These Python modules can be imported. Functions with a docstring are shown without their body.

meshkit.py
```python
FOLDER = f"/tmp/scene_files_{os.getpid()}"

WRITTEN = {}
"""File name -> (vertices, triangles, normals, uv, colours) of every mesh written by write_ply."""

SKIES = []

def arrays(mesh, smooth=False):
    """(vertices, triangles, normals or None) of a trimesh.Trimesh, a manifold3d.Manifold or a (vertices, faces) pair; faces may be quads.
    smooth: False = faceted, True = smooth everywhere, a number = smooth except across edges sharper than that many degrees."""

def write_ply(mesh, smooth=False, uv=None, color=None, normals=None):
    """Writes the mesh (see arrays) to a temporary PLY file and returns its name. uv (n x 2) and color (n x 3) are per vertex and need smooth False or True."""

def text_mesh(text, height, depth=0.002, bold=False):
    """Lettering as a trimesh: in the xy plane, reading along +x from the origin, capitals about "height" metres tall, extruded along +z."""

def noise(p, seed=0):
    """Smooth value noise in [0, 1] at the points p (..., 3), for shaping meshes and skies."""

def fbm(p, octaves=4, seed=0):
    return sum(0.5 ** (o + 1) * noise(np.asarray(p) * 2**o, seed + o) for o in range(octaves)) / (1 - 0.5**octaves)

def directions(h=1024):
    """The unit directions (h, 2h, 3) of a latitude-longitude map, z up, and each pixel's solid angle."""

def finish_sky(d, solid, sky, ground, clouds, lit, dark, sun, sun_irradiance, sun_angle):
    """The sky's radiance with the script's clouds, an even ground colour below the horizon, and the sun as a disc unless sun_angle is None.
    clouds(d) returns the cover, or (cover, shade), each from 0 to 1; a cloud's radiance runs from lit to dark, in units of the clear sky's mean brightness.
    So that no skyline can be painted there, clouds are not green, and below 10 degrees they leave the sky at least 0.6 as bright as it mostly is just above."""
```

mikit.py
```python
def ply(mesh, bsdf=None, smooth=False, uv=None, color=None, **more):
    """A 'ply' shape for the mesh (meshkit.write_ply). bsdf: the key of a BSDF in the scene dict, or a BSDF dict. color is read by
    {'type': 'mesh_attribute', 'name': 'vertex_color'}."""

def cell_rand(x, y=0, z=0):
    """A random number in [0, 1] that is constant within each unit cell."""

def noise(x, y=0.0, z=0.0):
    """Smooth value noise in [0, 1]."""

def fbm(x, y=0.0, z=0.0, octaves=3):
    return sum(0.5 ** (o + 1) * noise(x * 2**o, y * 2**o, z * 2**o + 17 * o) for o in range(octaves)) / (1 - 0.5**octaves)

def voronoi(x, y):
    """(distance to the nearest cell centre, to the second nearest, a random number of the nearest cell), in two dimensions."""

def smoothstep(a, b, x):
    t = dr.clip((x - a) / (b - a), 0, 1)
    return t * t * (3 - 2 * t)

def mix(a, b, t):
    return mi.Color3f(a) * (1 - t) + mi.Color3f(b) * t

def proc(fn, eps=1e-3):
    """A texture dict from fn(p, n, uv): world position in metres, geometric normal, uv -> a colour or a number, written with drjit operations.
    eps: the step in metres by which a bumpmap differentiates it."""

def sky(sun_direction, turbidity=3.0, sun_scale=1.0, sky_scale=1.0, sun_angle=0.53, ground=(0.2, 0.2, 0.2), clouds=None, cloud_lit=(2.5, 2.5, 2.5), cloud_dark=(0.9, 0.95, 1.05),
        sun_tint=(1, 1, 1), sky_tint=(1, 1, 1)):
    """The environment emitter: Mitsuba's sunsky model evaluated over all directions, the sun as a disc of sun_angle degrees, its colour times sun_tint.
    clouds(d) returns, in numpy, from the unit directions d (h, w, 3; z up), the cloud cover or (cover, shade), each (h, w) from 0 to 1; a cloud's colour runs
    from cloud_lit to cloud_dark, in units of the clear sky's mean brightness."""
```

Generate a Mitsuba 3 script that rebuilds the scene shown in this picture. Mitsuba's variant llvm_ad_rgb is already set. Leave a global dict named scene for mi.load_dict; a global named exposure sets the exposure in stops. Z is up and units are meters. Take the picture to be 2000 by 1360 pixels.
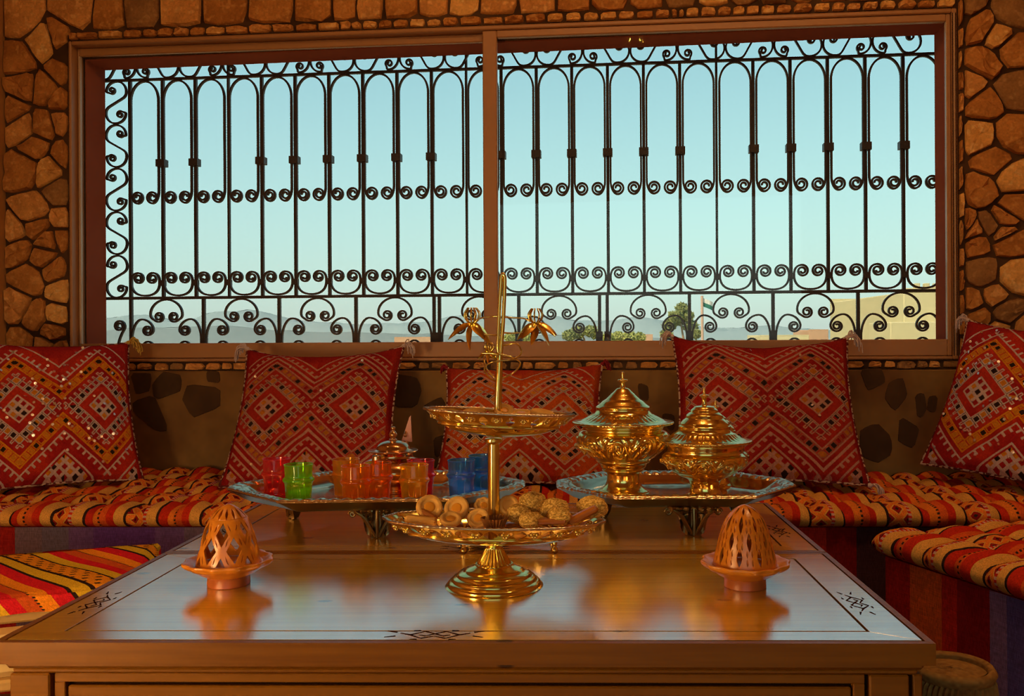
import math, random
import numpy as np
import trimesh
import drjit as dr
import mitsuba as mi
import mikit, meshkit
from mikit import noise, fbm, smoothstep, mix, cell_rand, voronoi, proc
import manifold3d as m3
from manifold3d import Manifold, CrossSection
from scipy.spatial import Voronoi
from shapely.geometry import Polygon, box as sbox, Point
from shapely.ops import unary_union

T = mi.ScalarTransform4f
scene, labels = {}, {}
rng = random.Random(7)
nrng = np.random.default_rng(7)

# ------------------------------------------------------------------ camera, sky, lights, exposure
F_PX, CX, CY, ROLL, HC = 1750.0, 1085.0, 664.7, 0.0051, 0.905
exposure = 2.45
scene['camera'] = {'type': 'perspective', 'fov': 2 * math.degrees(math.atan(1000 / F_PX)), 'fov_axis': 'x', 'near_clip': 0.05, 'far_clip': 20000.0,
                   'principal_point_offset_x': (1000 - CX) / 2000, 'principal_point_offset_y': (680 - CY) / 1360,
                   'to_world': T().look_at(origin=[0, 0, HC], target=[0, 1, HC], up=[ROLL, 0, 1])}
SUN = (-0.55, -0.62, 0.75)


def haze(d):
    """pale dust haze that thickens towards the horizon, all the way round"""
    el = np.arcsin(np.clip(d[..., 2], 0, 1))
    c = 0.93 * np.exp(-el / 0.22)
    return c


scene['sky'] = mikit.sky(SUN, turbidity=3.0, sun_scale=0.5, sky_scale=1.0, ground=(0.30, 0.24, 0.17), clouds=haze,
                         cloud_lit=(1.05, 1.21, 1.12), cloud_dark=(1.0, 1.1, 1.05), sky_tint=(0.96, 1.30, 0.90))
LAMP_SHADE = (7.0, 3.9, 1.55)     # radiance of the added ceiling lamps' glass
LAMP_LOW = (7.5, 4.3, 1.7)        # radiance of the low paper lamp left of the table
LAMP_BULB = (50.0, 28.0, 11.0)    # radiance of the chandelier's bulbs


# ------------------------------------------------------------------ helpers
def px(x, y):
    """ray direction (X per Y, Z per Y) of a point measured in the photograph"""
    a, b = x - CX, y - CY
    return (a - b * ROLL) / F_PX, -(b + a * ROLL) / F_PX


def at_y(x, y, Y):
    a, b = px(x, y)
    return np.array([a * Y, Y, HC + b * Y])


def at_z(x, y, z):
    a, b = px(x, y)
    Y = (z - HC) / b
    return np.array([a * Y, Y, z])


TW = 0.0916
YW = 2.95
_n = math.hypot(1, TW)
WU, WV = np.array([1, -TW, 0]) / _n, np.array([TW, 1, 0]) / _n   # along the window wall, outwards through it
WO = np.array([0, YW, 0])


def wall_uz(x, y, v=0.0):
    """(u, z) on the window wall's plane moved outwards by v"""
    a, b = px(x, y)
    d = np.array([a, 1, b])
    t = (WO @ WV + v) / (d @ WV)
    p = d * t
    return float((p - WO) @ WU), float(HC + p[2])


def W(pts):
    """wall coordinates (u along, v outwards, z) to the world"""
    p = np.asarray(pts, float)
    return WO + p[..., :1] * WU + p[..., 1:2] * WV + p[..., 2:] * np.array([0, 0, 1.0])


def numbered(key):
    if key not in used:
        used.add(key)
        return key
    i = 1
    while f'{key}_{i:03d}' in used:
        i += 1
    used.add(f'{key}_{i:03d}')
    return f'{key}_{i:03d}'


used = set()


def thing(name, label, cat, group=None):
    k = numbered(name)
    labels[k] = {'label': label, 'category': cat}
    if group:
        labels[k]['group'] = group
    return k


def put(key, mesh, bsdf, smooth=False, uv=None, color=None):
    scene[key] = mikit.ply(mesh, bsdf, smooth=smooth, uv=uv, color=color)
    return key


def part(parent, name, mesh, bsdf, smooth=False, uv=None, label=None, kind=None):
    k = numbered(parent + '__' + name)
    put(k, mesh, bsdf, smooth, uv)
    if label or kind:
        labels[k] = {}
        if label:
            labels[k]['label'] = label
        if kind:
            labels[k]['kind'] = kind
    return k


def struct(name, mesh, bsdf, label, smooth=False, cat=None):
    used.add(name)
    labels[name] = {'kind': 'structure', 'label': label, 'category': cat or name.split('_')[0]}
    if mesh is not None:
        put(name, mesh, bsdf, smooth)
    return name


def TM(v, f):
    return trimesh.Trimesh(np.asarray(v, float), np.asarray(f, int), process=False)


def cat_m(ms):
    return trimesh.util.concatenate(ms)


def hexa(corners_lo, corners_hi):
    """box from 4 lower and 4 upper corners"""
    return trimesh.convex.convex_hull(np.vstack([corners_lo, corners_hi]))


def cbox(lo, hi, c=0.003):
    """box with chamfered edges"""
    lo, hi = np.array(lo, float), np.array(hi, float)
    c = min(c, 0.45 * (hi - lo).min())
    ctr, h = (lo + hi) / 2, (hi - lo) / 2
    pts = []
    for sx in (-1, 1):
        for sy in (-1, 1):
            for sz in (-1, 1):
                s = np.array([sx, sy, sz])
                for k in range(3):
                    q = h - c
                    q = q.copy()
                    q[k] = h[k]
                    pts.append(ctr + s * q)
    return trimesh.convex.convex_hull(np.array(pts))


def move(m, loc=(0, 0, 0), rz=0.0, rx=0.0, ry=0.0, s=None):
    m = m.copy()
    v = m.vertices
    if s is not None:
        v = v * np.asarray(s)
    M = trimesh.transformations.euler_matrix(rx, ry, rz, 'sxyz')[:3, :3]
    m.vertices = v @ M.T + np.asarray(loc, float)
    return m


def wallm(m):
    """mesh given in wall coordinates to the world"""
    m = m.copy()
    m.vertices = W(m.vertices)
    m.invert() if np.linalg.det(np.array([WU, WV, [0, 0, 1]])) < 0 else None
    return m


def lathe(profile, n=64, disp=None, sxy=(1, 1), close=True):
    """surface of revolution of (r, z) points from bottom to top; disp(theta, i, r, z) -> dr"""
    P = np.asarray(profile, float)
    th = np.arange(n) * 2 * math.pi / n
    R = np.repeat(P[:, :1], n, 1)
    if disp is not None:
        for i in range(len(P)):
            R[i] += disp(th, i, P[i, 0], P[i, 1])
    v = np.stack([R * np.cos(th) * sxy[0], R * np.sin(th) * sxy[1], np.repeat(P[:, 1:], n, 1)], -1).reshape(-1, 3)
    i = np.arange(len(P) - 1)[:, None] * n
    j = np.arange(n)[None]
    k = (j + 1) % n
    f = np.concatenate([np.stack([i + j, i + k, i + n + k], -1).reshape(-1, 3), np.stack([i + j, i + n + k, i + n + j], -1).reshape(-1, 3)])
    return TM(v, f)


def spline(pts, n):
    """smooth curve through points (Catmull-Rom)"""
    P = np.asarray(pts, float)
    P = np.vstack([2 * P[0] - P[1], P, 2 * P[-1] - P[-2]])
    out = []
    m = len(P) - 3
    for i in range(m):
        a, b, c, d = P[i:i + 4]
        for t in np.linspace(0, 1, n, endpoint=False):
            out.append(0.5 * (2 * b + (c - a) * t + (2 * a - 5 * b + 4 * c - d) * t * t + (3 * b - a - 3 * c + d) * t ** 3))
    out.append(P[-2])
    return np.array(out)


def tube(path, r, sides=8, cap=True, closed=False):
    P = np.asarray(path, float)
    n = len(P)
    R = np.broadcast_to(np.asarray(r, float), (n,))
    t = np.gradient(P, axis=0) if not closed else np.roll(P, -1, 0) - np.roll(P, 1, 0)
    t /= np.linalg.norm(t, axis=1, keepdims=True) + 1e-12
    u = np.cross(t[0], [0.31, 0.17, 0.93])
    u /= np.linalg.norm(u)
    vs = []
    for i in range(n):
        u = u - t[i] * (u @ t[i])
        u /= np.linalg.norm(u)
        w = np.cross(t[i], u)
        a = np.arange(sides) * 2 * math.pi / sides
        vs.append(P[i] + R[i] * (np.cos(a)[:, None] * u + np.sin(a)[:, None] * w))
    v = np.vstack(vs)
    f = []
    m = n if closed else n - 1
    for i in range(m):
        i2 = (i + 1) % n
        for j in range(sides):
            k = (j + 1) % sides
            f += [[i * sides + j, i * sides + k, i2 * sides + k], [i * sides + j, i2 * sides + k, i2 * sides + j]]
    if cap and not closed:
        c0, c1 = len(v), len(v) + 1
        v = np.vstack([v, P[:1], P[-1:]])
        for j in range(sides):
            k = (j + 1) % sides
            f += [[c0, k, j], [c1, (n - 1) * sides + j, (n - 1) * sides + k]]
    return TM(v, f)


def flatbar(path, w, d, v0=0.0):
    """forged flat bar along a curve in the (u, z) plane: w wide in the plane, d deep along v"""
    P = np.asarray(path, float)
    t = np.gradient(P, axis=0)
    t /= np.linalg.norm(t, axis=1, keepdims=True) + 1e-12
    nrm = np.stack([-t[:, 1], t[:, 0]], -1)
    w = np.broadcast_to(np.asarray(w, float), (len(P),))[:, None]
    a, b = P + nrm * w / 2, P - nrm * w / 2
    n = len(P)
    def lift(q, v):
        return np.stack([q[:, 0], np.full(n, v), q[:, 1]], -1)
    V = np.vstack([lift(a, v0 - d / 2), lift(b, v0 - d / 2), lift(b, v0 + d / 2), lift(a, v0 + d / 2)])
    f = []
    for k in range(4):
        k2 = (k + 1) % 4
        for i in range(n - 1):
            p, q, r, s = k * n + i, k2 * n + i, k2 * n + i + 1, k * n + i + 1
            f += [[p, q, r], [p, r, s]]
    for e in (0, n - 1):
        c = [k * n + e for k in range(4)]
        f += [[c[0], c[2], c[1]], [c[0], c[3], c[2]]] if e == 0 else [[c[0], c[1], c[2]], [c[0], c[2], c[3]]]
    m = TM(V, f)
    return m


def man(mesh):
    m = mesh.copy()
    m.merge_vertices()
    M = Manifold(m3.Mesh(np.asarray(m.vertices, np.float32), np.asarray(m.faces, np.uint32)))
    return M


def unman(M):
    q = M.to_mesh()
    return TM(q.vert_properties[:, :3], q.tri_verts)


# ------------------------------------------------------------------ materials
def C(*a):
    return mi.Color3f(*a)


def rgb(*a):
    return {'type': 'rgb', 'value': list(a)}


def diffuse(c):
    return {'type': 'diffuse', 'reflectance': c if isinstance(c, dict) else rgb(*c)}


def stone_mat(c1, c2, c3):
    def fn(p, n, uv):
        a = fbm(p.x * 14, p.z * 14, p.y * 14, 3)
        b = fbm(p.x * 70, p.z * 70, p.y * 70, 2)
        col = mix(mix(C(*c1), C(*c2), smoothstep(0.3, 0.7, a)), C(*c3), smoothstep(0.55, 0.75, b) * 0.6)
        return col * (0.75 + 0.5 * fbm(p.x * 180, p.z * 180, p.y * 90, 2))
    return {'type': 'bumpmap', 'scale': 0.004, 'nested': diffuse(proc(fn)), 'texture': proc(lambda p, n, uv: fbm(p.x * 60, p.z * 60, p.y * 60, 4), 0.002)}


scene['m_stone_a'] = stone_mat((0.50, 0.22, 0.06), (0.37, 0.15, 0.04), (0.62, 0.33, 0.11))
scene['m_stone_b'] = stone_mat((0.66, 0.33, 0.10), (0.50, 0.23, 0.07), (0.78, 0.48, 0.19))
scene['m_stone_c'] = stone_mat((0.34, 0.18, 0.07), (0.25, 0.125, 0.05), (0.44, 0.26, 0.11))
scene['m_stone_d'] = stone_mat((0.74, 0.42, 0.13), (0.60, 0.31, 0.09), (0.85, 0.60, 0.27))


def mortar_fn(p, n, uv):
    a = fbm(p.x * 9, p.z * 9, p.y * 9, 4)
    return mix(C(0.10, 0.055, 0.03), C(0.055, 0.03, 0.016), smoothstep(0.3, 0.7, a))


scene['m_mortar'] = {'type': 'bumpmap', 'scale': 0.006, 'nested': diffuse(proc(mortar_fn)), 'texture': proc(lambda p, n, uv: fbm(p.x * 40, p.z * 40, p.y * 40, 4), 0.003)}


def smooth_mortar_fn(p, n, uv):
    a = fbm(p.x * 5 + 3, p.z * 5, p.y * 5, 4)
    b = fbm(p.x * 30, p.z * 30, p.y * 30, 3)
    return mix(C(0.25, 0.14, 0.05), C(0.17, 0.085, 0.035), smoothstep(0.35, 0.65, a)) * (0.8 + 0.4 * b)


scene['m_mortar_smooth'] = diffuse(proc(smooth_mortar_fn))
scene['m_dark_flat'] = diffuse(proc(lambda p, n, uv: mix(C(0.055, 0.032, 0.018), C(0.11, 0.06, 0.03), fbm(p.x * 16, p.z * 16, p.y * 16, 3))))


def plaster_fn(p, n, uv):
    return mix(C(0.50, 0.27, 0.10), C(0.40, 0.20, 0.07), fbm(p.x * 4, p.y * 4, p.z * 4, 4))


scene['m_plaster'] = {'type': 'bumpmap', 'scale': 0.006, 'nested': diffuse(proc(plaster_fn)), 'texture': proc(lambda p, n, uv: fbm(p.x * 22, p.y * 22, p.z * 22, 3), 0.004)}
scene['m_reveal'] = diffuse(proc(lambda p, n, uv: mix(C(0.34, 0.09, 0.05), C(0.27, 0.065, 0.04), fbm(p.x * 6, p.y * 6, p.z * 6, 3))))
scene['m_frame'] = {'type': 'roughplastic', 'diffuse_reflectance': rgb(0.42, 0.21, 0.085), 'alpha': 0.25, 'int_ior': 1.5}
scene['m_frame_pale'] = {'type': 'roughplastic', 'diffuse_reflectance': rgb(0.55, 0.42, 0.28), 'alpha': 0.2, 'int_ior': 1.5}
scene['m_gasket'] = diffuse((0.02, 0.015, 0.012))
scene['m_pane'] = {'type': 'thindielectric', 'int_ior': 1.3, 'ext_ior': 1.0}
scene['m_iron'] = {'type': 'roughplastic', 'diffuse_reflectance': rgb(0.026, 0.022, 0.026), 'alpha': 0.35, 'int_ior': 1.4}


def table_fn(p, n, uv):
    g = fbm(p.x * 5, p.y * 160, p.z * 120, 3)
    k = fbm(p.x * 1.6, p.y * 14, p.z * 10, 3)
    kx, ky = p.x * 3.1, p.y * 6.3
    d, e, w = voronoi(kx, ky)
    knot = smoothstep(0.045, 0.02, d) * smoothstep(0.55, 0.6, w)
    col = mix(C(0.84, 0.48, 0.05), C(0.62, 0.31, 0.03), smoothstep(0.3, 0.75, 0.55 * g + 0.45 * k))
    return mix(col, C(0.09, 0.035, 0.01), knot * 0.8)


scene['m_table'] = {'type': 'blendbsdf', 'weight': 0.71, 'wood': {'type': 'diffuse', 'reflectance': proc(table_fn)}, 'lacquer': {'type': 'roughconductor', 'alpha': 0.042, 'specular_reflectance': rgb(0.92, 0.92, 0.92), 'material': 'none'}}
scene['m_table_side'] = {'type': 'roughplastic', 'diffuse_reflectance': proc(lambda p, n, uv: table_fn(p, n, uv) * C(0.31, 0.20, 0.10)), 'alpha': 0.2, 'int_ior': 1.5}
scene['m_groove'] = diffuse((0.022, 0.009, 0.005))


def brass(c, r):
    return {'type': 'principled', 'base_color': rgb(*c), 'metallic': 1.0, 'roughness': r}


scene['m_brass'] = {'type': 'twosided', 'nested': brass((0.86, 0.67, 0.21), 0.15)}
scene['m_brass_dark'] = {'type': 'twosided', 'nested': brass((0.27, 0.18, 0.075), 0.34)}
scene['m_silver'] = {'type': 'twosided', 'nested': brass((0.78, 0.66, 0.46), 0.2)}
scene['m_copper'] = {'type': 'twosided', 'nested': brass((0.66, 0.42, 0.22), 0.15)}
scene['m_clay'] = {'type': 'roughplastic', 'diffuse_reflectance': proc(lambda p, n, uv: mix(C(0.66, 0.25, 0.02), C(0.54, 0.165, 0.015), fbm(p.x * 60, p.y * 60, p.z * 60, 3))), 'alpha': 0.09, 'int_ior': 1.55}
scene['m_clay_red'] = {'type': 'roughplastic', 'diffuse_reflectance': rgb(0.34, 0.085, 0.022), 'alpha': 0.12, 'int_ior': 1.55}


# woven cloths ------------------------------------------------------
def stripes(s, table, period):
    """colour of a stripe sequence along s; table = [(upper edge 0..1, colour)]"""
    h = s / period - dr.floor(s / period)
    col = C(*table[-1][1])
    for e, c in reversed(table[:-1]):
        col = dr.select(h < e, C(*c) if not isinstance(c, mi.Color3f) else c, col)
    return col, h


RED, DRED, ORG, ORR, YEL, DARK = (0.50, 0.028, 0.012), (0.26, 0.014, 0.010), (0.72, 0.19, 0.025), (0.62, 0.10, 0.02), (0.66, 0.34, 0.075), (0.035, 0.018, 0.014)
PINKW = (0.60, 0.34, 0.27)
SEQ = [(0.24, DRED), (0.285, DARK), (0.41, YEL), (0.44, DARK), (0.54, RED), (0.64, ORG), (0.75, ORR), (0.85, RED), (0.97, YEL), (1.0, DARK)]


def seat_cloth(period, seq, skew=0.0, motif=(0.03, 0.02)):
    def fn(p, n, uv):
        s = uv.x + skew * uv.y
        s = s + 0.003 * (noise(uv.x * 20, uv.y * 30) - 0.5)
        col, h = stripes(s, seq, period)
        # patterned band: zigzag lozenges in orange on dark red
        w = seq[0][0]
        a = dr.abs(h / w - 0.5) * 2
        t = uv.y / 0.05
        tri = dr.abs(t - dr.floor(t) - 0.5) * 2
        loz = dr.abs(a - tri)
        inb = h < w
        mot = dr.select(loz < 0.28, C(*ORG), dr.select(loz < 0.45, C(*YEL), dr.select(loz > 0.8, C(*DARK), C(*DRED))))
        col = dr.select(inb, mot, col)
        # dotted borders
        dd = uv.y / 0.011
        dot = (dd - dr.floor(dd)) < 0.5
        bord = (h > w) & (h < w + 0.045)
        col = dr.select(bord, dr.select(dot, C(*PINKW), C(*RED)), col)
        mid = (h > 0.625) & (h < 0.655)
        col = dr.select(mid & dot, C(*DARK), col)
        return col * (0.78 + 0.44 * noise(uv.x * 900, uv.y * 500))
    return fn


scene['m_seat'] = diffuse(proc(seat_cloth(0.192, SEQ)))
scene['m_seat_side'] = diffuse(proc(seat_cloth(0.155, [(0.20, ORG), (0.24, DARK), (0.36, YEL), (0.39, DARK), (0.55, RED), (0.68, ORR), (0.82, RED), (0.96, YEL), (1.0, DARK)])))
STSEQ = [(0.20, (0.80, 0.30, 0.02)), (0.235, DARK), (0.36, (0.72, 0.46, 0.03)), (0.39, DARK), (0.52, (0.66, 0.02, 0.03)), (0.64, (0.85, 0.28, 0.02)), (0.75, ORR), (0.86, (0.66, 0.02, 0.03)), (0.98, (0.72, 0.46, 0.03)), (1.0, DARK)]


def stool_fn(p, n, uv):
    col, h = stripes(uv.x, STSEQ, 0.235)
    b = h < 0.20
    kx, ky = uv.x / 0.235 * 5 / 0.2 * 0.2, uv.y / 0.02
    row = dr.floor(ky)
    mark = (dr.abs(ky - row - 0.5) < 0.16) & (dr.abs((h / 0.20 * 2 + 0.5 * row) - dr.floor(h / 0.20 * 2 + 0.5 * row) - 0.5) < 0.22)
    col = dr.select(b & mark, C(*DARK), col)
    mid = (h > 0.63) & (h < 0.65) & ((uv.y / 0.006 - dr.floor(uv.y / 0.006)) < 0.5)
    col = dr.select(mid, C(*DARK), col)
    return col * (0.8 + 0.4 * noise(uv.x * 900, uv.y * 500))


scene['m_stool_cloth'] = diffuse(proc(stool_fn))


def drape(edges):
    def fn(p, n, uv):
        s = uv.x + 0.002 * noise(uv.x * 60, uv.y * 8)
        col = C(*edges[-1][1])
        for e, c in reversed(edges[:-1]):
            col = dr.select(s < e, C(*c), col)
        return col * (0.75 + 0.5 * noise(uv.x * 700, uv.y * 160)) * (0.85 + 0.3 * noise(uv.x * 60, uv.y * 900))
    return fn


# kilim cushions ----------------------------------------------------
def kilim(ground, ground2, line, band, ochre, lite, sequin_band):
    def pick(i, j):
        r = cell_rand(i, j, 5)
        return dr.select(r < 0.30, C(*DARK), dr.select(r < 0.62, C(*ochre), C(*ground2)))

    def fn(p, n, uv):
        x = uv.x * 1.9 + 0.05
        X = x - dr.floor(x) - 0.5
        Yv = (uv.y - 0.47) * 1.9
        ci = dr.floor(x)
        P, Q = X + Yv, Yv - X
        D = dr.maximum(dr.abs(P), dr.abs(Q))
        S = dr.select(dr.abs(P) > dr.abs(Q), Q, P)
        X2, Y2 = 0.5 - dr.abs(X), Yv + 0.86
        P2, Q2 = X2 + Y2, Y2 - X2
        D2 = dr.maximum(dr.abs(P2), dr.abs(Q2))
        low = D2 < 0.27
        P, Q = dr.select(low, P2, P), dr.select(low, Q2, Q)
        D = dr.select(low, D2 * 0.7, D)
        g = mix(C(*ground), C(*ground2), smoothstep(0.3, 0.7, noise(uv.x * 9 + 4 * ci, uv.y * 9)))
        wl = C(*line)
        c = 0.125
        # inner block
        gi, gj = dr.floor(P / c + 0.5), dr.floor(Q / c + 0.5)
        fi, fj = dr.abs(P / c + 0.5 - gi - 0.5), dr.abs(Q / c + 0.5 - gj - 0.5)
        inner = dr.select(dr.maximum(fi, fj) > 0.30, wl, pick(gi + 3 * ci, gj))
        # frame of outlined lozenges
        t = (D - 0.325) / c
        sk = S / c + 0.5
        kk = dr.floor(sk)
        m = dr.maximum(dr.abs(t - 0.5), dr.abs(sk - kk - 0.5))
        ring = dr.select(m > 0.465, C(*DARK), dr.select(m > 0.31, wl, pick(kk + 7, dr.floor(D * 0 + ci * 3) + dr.select(P > 0, mi.Float(1), mi.Float(4)))))
        # teeth
        s2 = S / c + 1.0
        tq = dr.abs(s2 - dr.floor(s2) - 0.5)
        tooth = (tq < 0.21) & ~((tq < 0.07) & (D < 0.50))
        # band of squares
        sb = S / 0.115
        kb = dr.floor(sb)
        mb = dr.maximum(dr.abs((D - 0.655) / 0.115), dr.abs(sb - kb - 0.5))
        sq = dr.select(mb < 0.31, pick(kb + 11, ci * 2 + 1), dr.select(mb > 0.42, C(*ground), C(*band)))
        col = dr.select(D < 0.19, inner, g)
        col = dr.select((D > 0.308) & (D < 0.325), wl, col)
        col = dr.select((D >= 0.325) & (D < 0.45), ring, col)
        col = dr.select((D >= 0.45) & (D < 0.52) & tooth, wl, col)
        col = dr.select((D >= 0.575) & (D < 0.60), C(*lite), col)
        col = dr.select((D >= 0.60) & (D < 0.71), sq, col)
        col = dr.select((D >= 0.71) & (D < 0.735), C(*lite), col)
        if sequin_band:
            col = dr.select((D >= 0.80) & (D < 0.825), wl, col)
            col = dr.select((D >= 0.825) & (D < 0.90) & (tq < 0.16), wl, col)
        else:
            col = dr.select((D >= 0.79) & (D < 0.83), wl, col)
            col = dr.select((D >= 0.89) & (D < 0.915), wl, col)
            col = dr.select((D >= 0.915) & (D < 0.97) & tooth, wl, col)
        col = dr.select((D >= 1.03) & (D < 1.06), wl, col)
        edge = (uv.x < 0.035) | (uv.x > 0.965)
        col = dr.select(edge, g * 0.9, col)
        return col * (0.56 + 0.44 * noise(uv.x * 330, uv.y * 330))
    return fn


def cloth_bump(nested, k, sc):
    return {'type': 'bumpmap', 'scale': sc, 'nested': nested, 'texture': proc(k, 0.001)}


scene['m_kilim_a'] = diffuse(proc(kilim((0.38, 0.03, 0.02), (0.30, 0.018, 0.016), (0.46, 0.24, 0.19), (0.34, 0.12, 0.085), (0.46, 0.15, 0.02), (0.44, 0.21, 0.16), 0)))
scene['m_kilim_b'] = diffuse(proc(kilim((0.50, 0.035, 0.02), (0.36, 0.02, 0.02), (0.58, 0.44, 0.42), (0.70, 0.26, 0.015), (0.62, 0.22, 0.02), (0.70, 0.26, 0.015), 1)))
scene['m_kilim_c'] = diffuse(proc(kilim((0.56, 0.095, 0.02), (0.44, 0.04, 0.02), (0.52, 0.36, 0.28), (0.50, 0.28, 0.20), (0.56, 0.2, 0.02), (0.52, 0.33, 0.26), 1)))
scene['m_backing'] = diffuse((0.12, 0.012, 0.012))
scene['m_cord'] = diffuse(proc(lambda p, n, uv: dr.select(noise(p.x * 160, p.y * 160, p.z * 160) > 0.5, C(0.45, 0.33, 0.26), C(0.10, 0.02, 0.02))))
scene['m_tassel'] = diffuse((0.52, 0.42, 0.40))
scene['m_tassel_yellow'] = diffuse((0.50, 0.33, 0.07))
scene['m_tassel_red'] = diffuse((0.22, 0.02, 0.025))
scene['m_sequin'] = {'type': 'twosided', 'nested': brass((0.96, 0.90, 0.82), 0.42)}
# ------------------------------------------------------------------ the room
UL, UR, ZC = -1.925, 1.78, 2.62         # the back wall's ends and the ceiling
FU0, FU1, FZ0, FZ1 = -1.683, 1.276, 0.838, 1.946
OU0, OU1, OZ0, OZ1 = -1.668, 1.270, 0.893, 1.904
OZ2 = 1.928                             # the outer lintel rises a little to the right
VB = 0.172                              # outer face of the wall


def wbox(u0, v0, z0, u1, v1, z1, c=0.0):
    m = cbox((u0, v0, z0), (u1, v1, z1), c) if c else trimesh.creation.box(bounds=[(u0, v0, z0), (u1, v1, z1)])
    return wallm(m)


def lintel(v0, v1):
    lo = W([(OU0, v0, OZ1), (OU1, v0, OZ2), (OU0, v1, OZ1), (OU1, v1, OZ2)])
    hi = W([(OU0, v0, ZC), (OU1, v0, ZC), (OU0, v1, ZC), (OU1, v1, ZC)])
    return hexa(lo, hi)


struct('floor', trimesh.creation.box(bounds=[(-2.3, -3.0, -0.06), (2.4, 3.4, 0.0)]), 'm_floor', 'dark terracotta floor under the table and benches')
scene['m_floor'] = diffuse(proc(lambda p, n, uv: mix(C(0.20, 0.085, 0.04), C(0.14, 0.055, 0.03), fbm(p.x * 5, p.y * 5, 0, 3))))
struct('ceiling', trimesh.creation.box(bounds=[(-2.3, -3.0, ZC), (2.4, 3.4, ZC + 0.06)]), 'm_plaster', 'ochre plaster ceiling above the sitting room')
wall_parts = []
for (v0, v1, h) in ((0.0, 0.062, (FU0, FU1, FZ0, FZ1)), (0.062, VB, (OU0, OU1, OZ0, OZ1))):
    a, b, c, d = h
    wall_parts += [wbox(UL - 0.25, v0, 0, a, v1, ZC), wbox(b, v0, 0, UR + 0.25, v1, ZC), wbox(a, v0, 0, b, v1, c), (wbox(a, v0, d, b, v1, ZC) if v0 == 0 else lintel(v0, v1))]
struct('wall_back', cat_m(wall_parts), 'm_mortar', 'rubble stone wall around the wide window')
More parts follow.
